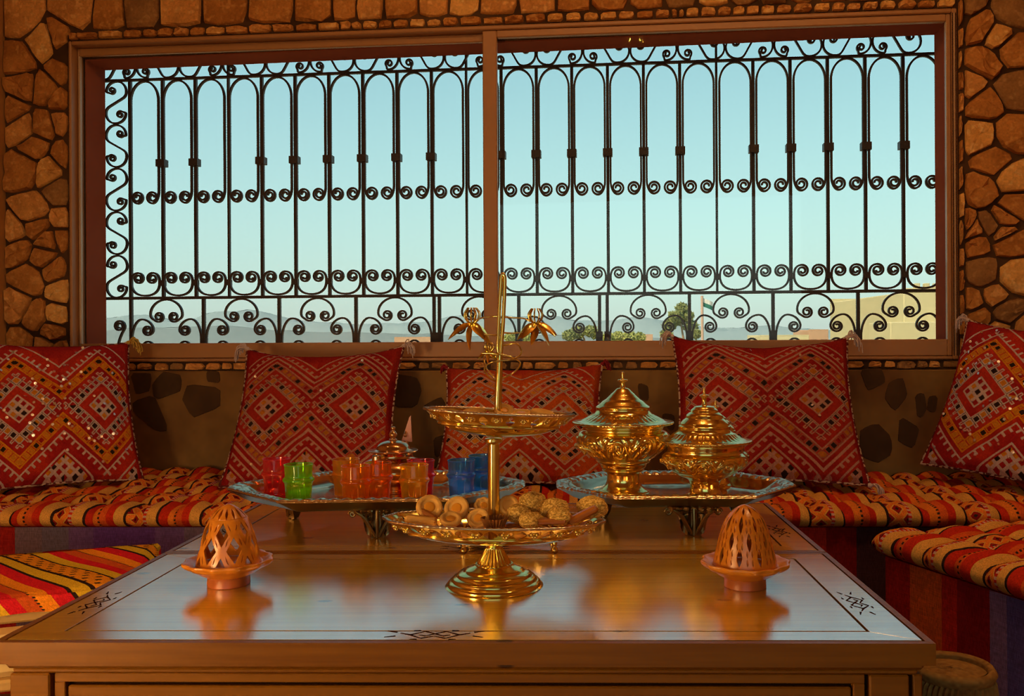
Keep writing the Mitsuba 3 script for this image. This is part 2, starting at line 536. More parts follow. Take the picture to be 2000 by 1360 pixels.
# plastered opening outside the panes
e = 0.004
for m in (wbox(OU0, 0.062, OZ0, OU0 + e, VB + 0.002, OZ1 - e), wbox(OU1 - e, 0.062, OZ0, OU1, VB + 0.002, OZ2 - e), wbox(OU0 + e, 0.062, OZ0, OU1 - e, VB + 0.002, OZ0 + e),
          hexa(W([(OU0, 0.062, OZ1 - e), (OU1, 0.062, OZ2 - e), (OU0, VB + 0.002, OZ1 - e), (OU1, VB + 0.002, OZ2 - e)]), W([(OU0, 0.062, OZ1), (OU1, 0.062, OZ2), (OU0, VB + 0.002, OZ1), (OU1, VB + 0.002, OZ2)]))):
    part('wall_back', 'reveal', m, 'm_reveal', label='red-brown plastered window reveal')
# smooth pointed band of wall below the window
part('wall_back', 'dado_panel', wbox(UL, -0.012, 0.0, UR, -0.0005, 0.806, 0.003), 'm_mortar_smooth', label='smooth ochre mortar band below the window')


def stone_mesh(poly, h, seed, n=13, v0=0.0, flat=False):
    """one rubble stone: an uneven face standing proud of the mortar"""
    r = np.random.default_rng(seed)
    ring = poly.exterior
    L = ring.length
    pts = np.array([ring.interpolate(k / n * L).coords[0] for k in range(n)])
    if Polygon(pts).exterior.is_ccw:
        pts = pts[::-1]
    c = np.array(poly.representative_point().coords[0]) * 0.5 + np.array(poly.centroid.coords[0]) * 0.5
    vs, fs = [], []
    prof = [(1.0, 0.002), (0.975, -0.55 * h), (0.91, -0.92 * h), (0.5, -h)] if not flat else [(1.0, 0.001), (0.97, -h)]
    for k, (s, d) in enumerate(prof):
        q = c + (pts - c) * s
        dv = d * (1 + (0.20 * r.standard_normal(n) if k else 0))
        if not flat:
            q = q + (pts - c) * 0.022 * r.standard_normal((n, 1)) * (k > 0)
        vs.append(np.stack([q[:, 0], np.full(n, v0) + dv, q[:, 1]], -1))
    vs.append(np.array([[c[0], v0 + (-h * (1 + 0.25 * r.standard_normal()) if not flat else -h), c[1]]]))
    m = len(prof)
    for k in range(m - 1):
        for j in range(n):
            j2 = (j + 1) % n
            fs += [[k * n + j, (k + 1) * n + j2, k * n + j2], [k * n + j, (k + 1) * n + j, (k + 1) * n + j2]]
    for j in range(n):
        fs.append([(m - 1) * n + j, m * n, (m - 1) * n + (j + 1) % n])
    mesh = TM(np.vstack(vs), fs)
    return wallm(mesh)


# stone centres as they lie on the wall: big stones, then the thin chips along the frame
def z1(pts, ox, oy, s=2.833):
    return [(ox + x / s, oy + y / s) for x, y in pts]


big = z1([(1745, 140), (1770, 340), (1915, 265), (1920, 60), (1775, 570), (1925, 490), (1755, 750), (1910, 740), (1760, 1050), (1915, 990), (1925, 1140), (1880, 1300), (1720, 1290)], 1300, 0)
big += z1([(1890, 130), (1770, 330), (1920, 350), (1740, 570), (1770, 740), (1890, 540), (1900, 720), (1985, 640), (1730, 130)], 1300, 420)
big += z1([(225, 230), (105, 95), (400, 60), (600, 80), (110, 480), (240, 490), (110, 700), (230, 690), (130, 920), (265, 930), (180, 1180), (260, 1330), (90, 330), (60, 1300)], 0, 0)
big += z1([(200, 60), (240, 235), (150, 360), (190, 560), (240, 740), (100, 720), (80, 180), (90, 500)], 0, 420)
big += z1([(760, 60), (990, 55), (1230, 50), (1500, 55), (1740, 50), (1920, 45)], 0, 0)
big += z1([(170, 45), (385, 45), (555, 35), (720, 35), (895, 45), (1150, 30), (1320, 25), (1530, 20), (1745, 20), (1920, 20)], 650, 0)
big += z1([(280, 5), (430, 0), (600, 0), (760, -10), (930, -10), (1090, -20), (1260, -25), (1430, -25), (1600, -30)], 1300, 0)
small = z1([(1850, 200), (1690, 465), (1820, 885), (1670, 20), (1650, 1250), (1880, 1200)], 1300, 0) + z1([(1830, 440), (1700, 480), (1800, 60), (1850, 650)], 1300, 420)
small += z1([(335, 390), (335, 560), (330, 660), (335, 860), (330, 1060), (335, 1220), (320, 200), (60, 600), (180, 820)], 0, 0) + z1([(330, 120), (285, 300), (330, 420), (280, 640), (320, 760), (300, 560)], 0, 420)
chips = z1([(1650, 90), (1643, 200), (1640, 330), (1637, 440), (1642, 560), (1645, 690), (1642, 830), (1642, 990), (1652, 1120)], 1300, 0) + z1([(1662, 110), (1660, 230), (1652, 360), (1660, 500), (1655, 620), (1660, 720)], 1300, 420)
chips += z1([(380, 195), (470, 200), (600, 198), (745, 192), (820, 184), (910, 178), (1000, 174), (1080, 168), (1180, 165), (1300, 165), (1440, 166), (1560, 160), (1690, 158), (1820, 152), (1930, 142)], 0, 0)
chips += z1([(110, 142), (205, 145), (285, 143), (370, 138), (465, 130), (560, 142), (640, 125), (750, 122), (900, 110), (990, 98), (1130, 97), (1230, 103), (1330, 90), (1430, 85), (1520, 85), (1630, 80), (1720, 88), (1840, 78), (1920, 85)], 650, 0)
chips += z1([(60, 82), (140, 78), (240, 82), (330, 55), (410, 62), (480, 58), (570, 62), (650, 54), (760, 57), (880, 48), (960, 50), (1040, 44), (1140, 38), (1230, 38), (1340, 24), (1450, 22), (1560, 18)], 1300, 0)


def fit_seeds(lst):
    return [wall_uz(x, y, -0.015) for x, y in lst]


CT, CR = 0.034, 0.021          # width of the chip courses above and beside the frame
region = sbox(UL, 0.80, UR, ZC).difference(sbox(FU0 - 0.004, 0, FU1 + CR, FZ1 + CT))
seeds = fit_seeds(big)
seeds += fit_seeds(small)
n_seen = len(seeds)
# the rest of the wall beyond the picture's edges, larger stones
for i in range(18):
    for j in range(8):
        u, z = UL + 0.1 + i * 0.21 + rng.uniform(-0.05, 0.05), 0.88 + j * 0.24 + rng.uniform(-0.05, 0.05)
        if min(math.hypot(u - a, z - b) for a, b in seeds) > 0.15 and region.contains(Point(u, z)):
            seeds.append((u, z))
P = np.array(seeds)
ext = np.vstack([P, [[-9, 1], [9, 1], [0, 9], [0, -9]], [[u, FZ1 - 0.04] for u in np.arange(FU0, FU1, 0.05)], [[FU1 - 0.05, z] for z in np.arange(0.8, FZ1, 0.05)], [[FU0 + 0.035, z] for z in np.arange(0.8, FZ1, 0.05)]])
vor = Voronoi(ext)
mats = ['m_stone_a', 'm_stone_a', 'm_stone_b', 'm_stone_c', 'm_stone_a', 'm_stone_d']
k_st = 0
for i in range(len(P)):
    reg = vor.regions[vor.point_region[i]]
    if -1 in reg or len(reg) < 3:
        continue
    poly = Polygon(vor.vertices[reg]).intersection(region)
    if poly.is_empty:
        continue
    if poly.geom_type != 'Polygon':
        poly = max(poly.geoms, key=lambda q: q.area)
    A = poly.area
    g = 0.0030 if A < 0.004 else 0.0042
    poly = poly.buffer(-g - 0.005, join_style=1).buffer(0.005, join_style=1) if A > 0.002 else poly.buffer(-g * 0.7)
    if poly.is_empty or poly.geom_type != 'Polygon' or poly.area < 1e-4:
        continue
    chip = A < 0.004
    mt = rng.choice(['m_stone_b', 'm_stone_d', 'm_stone_a']) if chip else rng.choice(mats)
    part('wall_back', 'stone', stone_mesh(poly, rng.uniform(0.010, 0.022) if not chip else rng.uniform(0.012, 0.02), 100 + i, n=14 if A > 0.006 else 10), mt, smooth=38)
# chip courses along the frame, split where the photograph shows a gap
cz_ = fit_seeds(chips)
tops = sorted(u for u, z in cz_ if z > FZ1 - 0.03 and u < FU1)
rights = sorted(z for u, z in cz_ if not (z > FZ1 - 0.03 and u < FU1))
for vals, top in ((tops, True), (rights, False)):
    edges = [FU0 if top else 0.80] + [(a + b) / 2 for a, b in zip(vals[:-1], vals[1:])] + [FU1 if top else FZ1 + CT]
    for a, b in zip(edges[:-1], edges[1:]):
        if b - a < 0.012:
            continue
        g = min(0.0035, (b - a) * 0.15)
        w0, w1, w2, w3 = (rng.uniform(0.0, 0.003) for _ in range(4))
        i0, i1 = 0.006, (CT if top else CR) - rng.uniform(0.002, 0.008)
        q = [(a + g + w0, i0 + w1), ((a + b) / 2, i0 + w2 * 0.5), (b - g - w2, i0 + w3), (b - g, (i0 + i1) / 2), (b - g - w1, i1 - w0), ((a + b) / 2, i1 + 0.002), (a + g, i1 - w3)]
        q = Polygon([(p, FZ1 + r) if top else (FU1 + r, p) for p, r in q]).buffer(0)
        part('wall_back', 'stone', stone_mesh(q, rng.uniform(0.012, 0.020), 1900 + int(1000 * (a + 3)), n=10), rng.choice(['m_stone_b', 'm_stone_d', 'm_stone_a']), smooth=38)
# thin course of chips under the window frame
u = UL + 0.02
while u < UR - 0.1:
    w = rng.uniform(0.03, 0.075)
    z0 = rng.uniform(0.809, 0.815)
    q = Polygon([(u, z0), (u + w * 0.5, z0 - 0.002), (u + w, z0 + 0.001), (u + w - 0.002, 0.832), (u + 0.003, 0.834)])
    part('wall_back', 'stone', stone_mesh(q, rng.uniform(0.006, 0.014), 900 + int(u * 1000) % 900, n=9), rng.choice(['m_stone_b', 'm_stone_a', 'm_stone_c']), smooth=38)
    u += w + rng.uniform(0.004, 0.012)
# dark flat shapes flush in the mortar band, flagstones for the most part
flags = [z1(q, 0, 420) for q in ([(725, 880), (835, 880), (825, 970), (755, 990)], [(845, 935), (905, 870), (1000, 890), (1000, 970), (880, 1015), (850, 1000)],
                                 [(735, 1035), (850, 1000), (930, 1190), (870, 1195), (740, 1090)], [(1040, 940), (1215, 960), (1215, 1060), (1065, 1120), (1010, 1020)], [(1145, 865), (1210, 870), (1215, 925), (1150, 920)])]
flags += [z1(q, 650, 420) for q in ([(330, 880), (460, 900), (490, 960), (460, 1060), (340, 1060)], [(500, 1060), (600, 1010), (625, 1060), (540, 1110)], [(560, 1240), (620, 1220), (620, 1300), (570, 1350)],
                                    [(1690, 930), (1740, 950), (1745, 1030), (1700, 1010)], [(1820, 1100), (1885, 1110), (1885, 1200), (1850, 1170)])]
flags += [z1(q, 1300, 420) for q in ([(1080, 860), (1190, 850), (1215, 920), (1120, 970)], [(1080, 1190), (1170, 1155), (1245, 1230), (1250, 1320), (1170, 1370), (1080, 1330)], [(1240, 930), (1310, 900), (1335, 1000), (1265, 1085), (1215, 1010)],
                                     [(1385, 1000), (1425, 985), (1440, 1070), (1400, 1140)], [(1460, 1010), (1500, 1000), (1490, 1090), (1450, 1080)], [(1300, 1120), (1400, 1180), (1370, 1290), (1290, 1250)])]
for i, q in enumerate(flags):
    p = Polygon([wall_uz(x, y, -0.013) for x, y in q]).buffer(-0.006).buffer(0.009)
    part('wall_back', 'dark_flat_shape', stone_mesh(p, 0.0022, 50 + i, n=16, v0=-0.0125, flat=True), 'm_dark_flat')

pl, pr = W([UL, 0, 0]), W([UR, 0, 0])


def side_wall(name, p, outward, label):
    """side wall from the back wall's end towards the camera side, a slab 0.2 thick"""
    a = p + WV * 0.02
    b = np.array([p[0], -3.0, 0])
    o = np.array([outward * 0.2, 0, 0])
    lo = np.array([a, b, a + o, b + o])
    hi = lo + [0, 0, ZC]
    struct(name, hexa(lo, hi), 'm_plaster', label)


side_wall('wall_left', pl, -1, 'rounded orange plaster side wall at the left edge')
side_wall('wall_right', pr, 1, 'plain orange plaster side wall')
FW = []
for lo, hi in (((-2.3, -3.1, 0), (-1.7, -3.0, ZC)), ((1.3, -3.1, 0), (2.4, -3.0, ZC)), ((-1.7, -3.1, 2.3), (1.3, -3.0, ZC))):
    FW.append(trimesh.creation.box(bounds=[lo, hi]))
struct('wall_front', cat_m(FW), 'm_plaster', 'plain orange plaster wall facing the window, with a wide doorway to the patio')
struct('patio', trimesh.creation.box(bounds=[(-8, -12, -0.07), (8, -3.1, -0.005)]), 'm_patio', 'pale ochre patio floor behind the camera')
scene['m_patio'] = diffuse((0.45, 0.28, 0.14))

# light switch on the left wall
sw = thing('light_switch', 'small black light switch on the orange left wall', 'light switch')
ps = at_y(12, 628, 2.9)
xw = pl[0]
sy, sz = 2.86, HC + px(10, 628)[1] * 2.86
put(sw + '__plate', cbox((xw - 0.001, sy - 0.045, sz - 0.04), (xw + 0.010, sy + 0.045, sz + 0.04), 0.003), 'm_black')
part(sw, 'rocker', cbox((xw + 0.0095, sy - 0.02, sz - 0.025), (xw + 0.014, sy + 0.02, sz + 0.025), 0.002), 'm_gasket')
scene['m_black'] = {'type': 'roughplastic', 'diffuse_reflectance': rgb(0.012, 0.010, 0.010), 'alpha': 0.25}

# ------------------------------------------------------------------ window
struct('window_1', None, None, 'wide two-pane sliding window in a brown frame')
fr = 'window_1'


def ring(u0, z0, u1, z1_, w, v0, v1, c=0.003):
    wl, wr, wb, wt = w
    return [wbox(u0, v0, z0, u0 + wl, v1, z1_, c), wbox(u1 - wr, v0, z0, u1, v1, z1_, c), wbox(u0 + wl, v0, z0, u1 - wr, v1, z0 + wb, c), wbox(u0 + wl, v0, z1_ - wt, u1 - wr, v1, z1_, c)]


for m in ring(FU0, FZ0, FU1, FZ1, (0.010, 0.016, 0.010, 0.014), -0.012, 0.062):
    part(fr, 'frame', m, 'm_frame', label='brown outer frame')
MU0, MU1 = -0.2375, -0.1900
# rear sash (left) and front sash (right)
def sash(pieces, lab):
    k = part(fr, 'sash', pieces[0], 'm_frame', label=lab)
    for m, nm in zip(pieces[1:], ('stile', 'rail', 'rail')):
        part(k, nm, m, 'm_frame')
    return k


s1 = sash(ring(FU0 + 0.011, FZ0 + 0.011, MU1 - 0.006, FZ1 - 0.015, (0.006, 0.030, 0.052, 0.027), 0.022, 0.040), 'left sliding sash')
s2 = sash(ring(MU0, FZ0 + 0.011, FU1 - 0.017, FZ1 - 0.015, (0.0475, 0.014, 0.053, 0.024), -0.006, 0.016), 'right sliding sash with the broad middle stile')
part(s1, 'gasket', wbox(FU0 + 0.0172, 0.020, FZ0 + 0.063, FU0 + 0.0225, 0.030, FZ1 - 0.043), 'm_frame_pale', label='pale strip')
part(s2, 'gasket', wbox(FU1 - 0.0315, -0.004, FZ0 + 0.064, FU1 - 0.029, 0.006, FZ1 - 0.040), 'm_frame_pale', label='pale strip')
for kk in range(3):
    uu = FU1 - 0.0155 + kk * 0.005
    part(fr, 'track', wbox(uu, -0.0145, FZ0 + 0.012, uu + 0.0016, -0.0122, FZ1 - 0.016), 'm_frame_pale' if kk == 1 else 'm_gasket')


def pane(u0, u1, z0, z1_, v):
    V = W([(u0, v, z0), (u1, v, z0), (u1, v, z1_), (u0, v, z1_)])
    return TM(V, [[0, 1, 2], [0, 2, 3]])


part(s1, 'pane', pane(FU0 + 0.016, MU1 - 0.03, FZ0 + 0.060, FZ1 - 0.040, 0.031), 'm_pane')
part(s2, 'pane', pane(MU0 + 0.046, FU1 - 0.030, FZ0 + 0.062, FZ1 - 0.038, 0.005), 'm_pane')

# ------------------------------------------------------------------ wrought-iron grille outside the window
gr = thing('window_grille', 'dark wrought-iron grille of arches and scrolls outside the window', 'window grille')
GV = 0.205
ZR1, ZR0 = 1.870, 1.067
BU = [-1.5935 + 0.12583 * k for k in range(24)]
BW = 0.0064


def spiral(c, r0, a0, turns, sense, rend=0.27, n=34):
    """from radius r0 at angle a0 winding inwards"""
    t = np.linspace(0, 1, n)
    a = a0 + sense * turns * 2 * math.pi * t
    r = r0 * (1 - t) ** 1.0 * (1 - rend) + r0 * rend
    return np.stack([c[0] + r * np.cos(a), c[1] + r * np.sin(a)], -1)


def bez(p0, t0, p1, t1, n=12):
    p0, t0, p1, t1 = map(np.asarray, (p0, t0, p1, t1))
    s = np.linspace(0, 1, n, endpoint=False)[:, None]
    a, b, c, d = p0, p0 + t0, p1 - t1, p1
    return (1 - s) ** 3 * a + 3 * s * (1 - s) ** 2 * b + 3 * s * s * (1 - s) * c + s ** 3 * d


def curl_to(p0, t0, c, r, a0, turns, sense, k=1.0, n=14):
    """curve from p0 with tangent t0 into a spiral round c that starts at angle a0"""
    q = np.array([c[0] + r * math.cos(a0), c[1] + r * math.sin(a0)])
    tq = sense * np.array([-math.sin(a0), math.cos(a0)])
    L = np.linalg.norm(q - np.asarray(p0)) * 0.40 * k
    return np.vstack([bez(p0, np.asarray(t0) * L, q, tq * L, n), spiral(c, r, a0, turns, sense)])


def mirror(path, u):
    q = path.copy()
    q[:, 0] = 2 * u - q[:, 0]
    return q


def iron(name, path, w=BW, d=0.010, dv=0.0, label=None):
    return part(gr, name, wallm(flatbar(path, w, d, GV + dv)), 'm_iron', smooth=40)


def bar(name, u0, z0, u1, z1_, d=0.012, dv=0.0):
    return part(gr, name, wbox(u0, GV + dv - d / 2, z0, u1, GV + dv + d / 2, z1_), 'm_iron')


ZT, ZB = 1.962, 0.77
bar('rail', -1.70, ZR1 - 0.004, 1.36, ZR1 + 0.004)
bar('rail', -1.70, ZR0 - 0.005, 1.36, ZR0 + 0.005)
bar('rail', -1.70, ZT - 0.006, 1.36, ZT + 0.006)
bar('rail', -1.70, ZB - 0.006, 1.36, ZB + 0.006)
for sx in (-1.70, 1.36):
    bar('edge_bar', sx - 0.006, ZB, sx + 0.006, ZT)
thin = (3, 10, 17)
for k, u0 in enumerate(BU):
    w = 0.0052 if k not in thin else 0.0038
    if k == 0:
        bar('upright_bar', u0 - w, ZB, u0 + w, ZR1, dv=0.012)
    else:
        bar('upright_bar', u0 - w, ZR0, u0 + w, ZR1 if k not in thin else ZT, dv=0.012)
    if k > 0 and k not in thin:
        bar('collar', u0 - 0.0165, 1.549, u0 + 0.0165, 1.575, d=0.030, dv=0.004)
HW = 0.12583 / 2
for k in range(23):
    um = BU[k] + HW
    a = HW - 0.0097
    # arch with legs that end in scrolls: one forged piece
    tt = np.linspace(0, math.pi / 2, 14)
    archq = np.stack([um + a * np.sin(tt), 1.793 + (1.864 - 1.793) * np.cos(tt)], -1)
    leg = np.vstack([archq, [[um + a, 1.60], [um + a, 1.475]]])
    cr = 0.0225
    cu, cz = um + a - 0.0240, 1.4375
    tail = curl_to((um + a, 1.462), (0, -1), (cu, cz), cr, -math.pi / 2 - 0.25, 1.75, -1, k=0.95)
    half = np.vstack([leg, tail])
    full = np.vstack([mirror(half, um)[::-1], half[1:]])
    iron('arch', full)
    # cup of two scrolls on the lower rail
    R = 0.0515
    cw = 0.0205
    cu2, cz2 = um + 0.0265, 1.139
    h2 = curl_to((um, ZR0 + 0.009), (1, 0), (um + HW - 0.0075 - 0.001, 1.122), 1e-6, 0, 0.0, 1)[:1]
    up = bez((um, ZR0 + 0.009), (0.036, 0), (um + HW - 0.0085, 1.124), (0, 0.030), 14)
    tail2 = curl_to((um + HW - 0.0085, 1.124), (0, 1), (cu2, cz2), cw, math.pi / 2 - 0.05, 1.75, 1, k=1.15)
    half2 = np.vstack([up, tail2])
    iron('scroll', np.vstack([mirror(half2, um)[::-1], half2[1:]]))
    if k + 1 < 24:
        bar('collar', BU[k + 1] - 0.0095, 1.112, BU[k + 1] + 0.0095, 1.132, d=0.022, dv=0.004)

def s_path(L, H, sgn):
    """S scroll of length L and height H about the origin: two big loops that wind into curls, point-symmetric"""
    s = sgn
    top, right, bot = np.array([L / 2 - H * 0.50, s * H / 2]), np.array([L / 2 - 0.001, 0.002 * s]), np.array([L / 2 - H * 0.47, -s * H * 0.47])
    q = H * 0.27
    h = np.vstack([bez((0, 0), (H * 0.20, s * H * 0.34), top, (H * 0.26, 0), 10), bez(top, (q, 0), right, (0, -s * q), 9),
                   bez(right, (0, -s * q), bot, (-q, 0), 9), curl_to(bot, (-1, 0), (L / 2 - H * 0.42, -s * H * 0.20), H * 0.17, -s * (math.pi / 2 + 0.9), 1.35, -s, k=1.0)])
    return np.vstack([-h[::-1], h[1:]])


# column of S scrolls beside the first upright
cu = -1.6405
SH = (ZR1 - ZR0) / 5.0
for i in range(5):
    q = s_path(SH - 0.004, 0.079, 1 if i % 2 == 0 else -1)
    iron('scroll', np.stack([q[:, 1] + cu, q[:, 0] + ZR1 - (i + 0.5) * SH], -1), w=0.0060)
# running S scrolls above the upper rail
SW = 0.1645
zc = (ZR1 + ZT) / 2
for i in range(19):
    um = -1.645 + i * SW
    if um > 1.30:
        break
    q = s_path(SW - 0.003, ZT - ZR1 - 0.010, 1 if i % 2 == 0 else -1)
    iron('scroll', q + [um, zc], w=0.0060)

# bottom panels
PW = 0.2852
starts = [-1.5935 + PW * i for i in range(4)] + [-0.4335 + PW * i for i in range(2)] + [0.1637 + PW * i for i in range(4)]
ends = set()
for i, u0 in enumerate(starts):
    for uu in (u0, u0 + PW):
        key = round(uu, 2)
        if key not in ends and abs(uu + 1.5935) > 0.01:
            ends.add(key)
            bar('upright_bar', uu - 0.0055, ZB, uu + 0.0055, ZR0)
            bar('collar', uu - 0.010, 0.900, uu + 0.010, 0.935, d=0.022)
    um = u0 + PW / 2
    # upper omega scroll
    cw = 0.0155
    top = np.array([um, ZR0 - 0.006])
    e1 = np.array([um + 0.061, 1.008])
    h = np.vstack([bez(top, (0.034, 0), e1, (0, -0.028), 12), curl_to(e1, (0, -1), (um + 0.0285, 0.998), cw * 1.25, -math.pi / 2 + 0.6, 1.7, -1, k=1.15)])
    iron('scroll', np.vstack([mirror(h, um)[::-1], h[1:]]), w=0.0062)
    for sd in (1, -1):
        # side scrolls reaching down along the uprights
        e0 = np.array([um + 0.133, 0.915])
        e2 = np.array([um + 0.094, 0.989])
        q = np.vstack([[[um + 0.133, 0.86]], bez(e0, (0, 0.038), e2, (-0.022, 0), 10), curl_to(e2, (-1, 0), (um + 0.072, 0.949), cw * 1.2, -math.pi / 2 - 0.4, 1.7, 1, k=1.35)])
        iron('scroll', q if sd > 0 else mirror(q, um), w=0.0062)
        c0 = np.array([um + 0.072, 0.888])
        q = np.vstack([[[um + 0.133, 0.85]], bez((um + 0.133, 0.85), (0, -0.05), (um + 0.08, 0.805), (-0.02, 0), 8), curl_to((um + 0.08, 0.805), (-1, 0), c0, 0.021, math.pi / 2 + 1.2, 1.7, -1, k=1.1)])
        iron('scroll', q if sd > 0 else mirror(q, um), w=0.0062)
# left border of the bottom strip
q = curl_to((-1.70, 0.80), (1, 0.2), (-1.632, 0.965), 0.022, -0.6, 1.9, 1, k=1.2)
iron('scroll', q, w=0.0062)
# ------------------------------------------------------------------ outside
struct('ground', trimesh.creation.box(bounds=[(-3000, 3.6, -3.2), (3000, 6000, -3.0)]), 'm_ground', 'pale sandy plain outside the window')
scene['m_ground'] = diffuse((0.42, 0.32, 0.20))
scene['m_hill_haze'] = diffuse((0.25, 0.29, 0.28))  # distance haze is mixed into the grey-blue base colour of both hills
scene['m_hill_far_haze'] = diffuse((0.30, 0.37, 0.37))
for nm, Y, base, amp, mt, x0, x1, seed, lab in (('hill', 2600.0, -3, 62.0, 'm_hill_haze', -1900, 500, 3, 'low desert ridge on the left horizon with haze put into its colour'), ('hill_001', 4200.0, -3, 190.0, 'm_hill_far_haze', -3000, 2600, 9, 'distant mountain range behind the low ridge, its haze put into the pale colour')):
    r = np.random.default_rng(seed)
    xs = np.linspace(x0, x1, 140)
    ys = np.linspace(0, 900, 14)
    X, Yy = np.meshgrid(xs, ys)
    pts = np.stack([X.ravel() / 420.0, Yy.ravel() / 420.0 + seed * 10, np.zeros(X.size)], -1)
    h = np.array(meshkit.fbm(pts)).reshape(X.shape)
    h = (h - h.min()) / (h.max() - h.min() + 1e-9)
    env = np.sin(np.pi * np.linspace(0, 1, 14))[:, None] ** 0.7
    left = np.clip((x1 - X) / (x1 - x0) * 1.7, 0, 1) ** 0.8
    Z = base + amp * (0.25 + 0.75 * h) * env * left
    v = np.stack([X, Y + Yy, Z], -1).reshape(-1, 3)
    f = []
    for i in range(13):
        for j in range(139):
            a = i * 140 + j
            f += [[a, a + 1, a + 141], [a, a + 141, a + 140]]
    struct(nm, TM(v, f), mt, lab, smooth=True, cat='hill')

scene['m_house'] = diffuse(proc(lambda p, n, uv: mix(C(0.62, 0.53, 0.30), C(0.55, 0.46, 0.25), fbm(p.x * 0.8, p.y * 0.8, p.z * 0.8, 3))))
scene['m_house_red'] = diffuse((0.55, 0.33, 0.20))
scene['m_dark_window'] = diffuse((0.10, 0.08, 0.06))


def house(x0, x1, ytop, Y, depth, mat, label, windows=0, group=None):
    a, b = at_y(x0, ytop, Y), at_y(x1, ytop, Y)
    k = thing('house', label, 'house', group)
    put(k + '__walls', cbox((a[0], Y, -3.0), (b[0], Y + depth, a[2]), 0.03), mat)
    for y0, y1 in ((Y, Y + 0.2), (Y + depth - 0.2, Y + depth)):
        part(k, 'parapet', trimesh.creation.box(bounds=[(a[0], y0, a[2]), (b[0], y1, a[2] + 0.12)]), mat)
    w = b[0] - a[0]
    for i in range(windows):
        xc = a[0] + w * (i + 0.5) / windows
        part(k, 'window', cbox((xc - 0.35, Y - 0.03, a[2] - 1.9), (xc + 0.35, Y + 0.05, a[2] - 0.9), 0.02), 'm_dark_window')
    return k, a, b


hk, a, b = house(1765, 1960, 571, 26.0, 7.0, 'm_house', 'tall plain ochre house close outside, at the right end of the window')
for i in range(6):
    xx = a[0] + 0.35 + i * 0.28
    part(hk, 'merlon', cbox((xx, 26.0, a[2] + 0.12), (xx + 0.13, 26.2, a[2] + 0.26), 0.01), 'm_house')
c0, c1 = at_y(1739, 629, 25.7), at_y(1775, 629, 25.7)
part(hk, 'lower_wing', cbox((c0[0], 25.7, -3.0), (c1[0] + 1.6, 27.5, c0[2]), 0.03), 'm_house')
house(1580, 1618, 646, 90.0, 6.0, 'm_house_red', 'small reddish block house left of the blue water tank', 2, None)
house(1485, 1580, 657, 88.0, 6.0, 'm_house', 'long low ochre house under the tree right of the middle', 0)
house(1662, 1745, 655, 82.0, 6.0, 'm_house', 'low ochre house between the blue tank and the tall house', 0)
house(1668, 1690, 641, 96.0, 5.0, 'm_house_red', 'narrow brown house behind the low ochre house', 1)
house(1240, 1275, 655, 120.0, 6.0, 'm_house_red', 'small red-brown house between the two trees', 0)
house(770, 850, 660, 140.0, 8.0, 'm_house_red', 'tiny reddish house on the horizon left of the cake stand', 0)
tk = thing('water_tank', 'blue water tank on the roofs near the right end of the window', 'water tank')
ta = at_y(1643, 652, 80.0)
put(tk + '__tank', move(lathe([(0.0, -3.4), (0.75, -3.4), (0.75, -0.1), (0.6, 0.05), (0.0, 0.12)], 20), (ta[0], 80.0, ta[2])), 'm_blue_tank', smooth=40)
part(tk, 'lid', move(lathe([(0.0, 0.05), (0.28, 0.05), (0.28, 0.16), (0.0, 0.2)], 16), (ta[0], 80.0, ta[2])), 'm_blue_tank')
scene['m_blue_tank'] = diffuse((0.08, 0.32, 0.60))
# pole with a flag
fp = thing('flag_pole', 'thin pole with a small green and white flag beside the tall tree', 'flag pole')
pb, pt = at_y(1373, 668, 34.0), at_y(1371, 578, 34.0)
put(fp + '__pole', tube([(pb[0], 34, -3.0), (pt[0], 34, pt[2])], 0.05, 8), 'm_pole', smooth=40)
fy = np.linspace(0, 0.42, 9)
fl = []
for z0, z1_ in ((-0.16, 0.0), (-0.32, -0.16)):
    v = np.array([[pt[0] + x, 34 + 0.05 * math.sin(x * 17), pt[2] - 0.06 + z - x * 0.45] for z in (z0, z1_) for x in fy])
    f = []
    for j in range(8):
        f += [[j, j + 1, j + 10], [j, j + 10, j + 9]]
    fl.append(TM(v, f))
part(fp, 'flag', fl[1], 'm_flag_green', label='dark green half')
part(fp, 'flag', fl[0], 'm_flag_white', label='white half')
scene['m_pole'] = diffuse((0.55, 0.36, 0.26))
scene['m_flag_green'] = {'type': 'twosided', 'nested': diffuse((0.03, 0.14, 0.10))}
scene['m_flag_white'] = {'type': 'twosided', 'nested': diffuse((0.6, 0.6, 0.55))}
# trees
scene['m_leaf'] = {'type': 'twosided', 'nested': diffuse((0.27, 0.28, 0.09))}
scene['m_leaf_pale'] = {'type': 'twosided', 'nested': diffuse((0.45, 0.44, 0.12))}
scene['m_bark'] = diffuse((0.30, 0.20, 0.12))


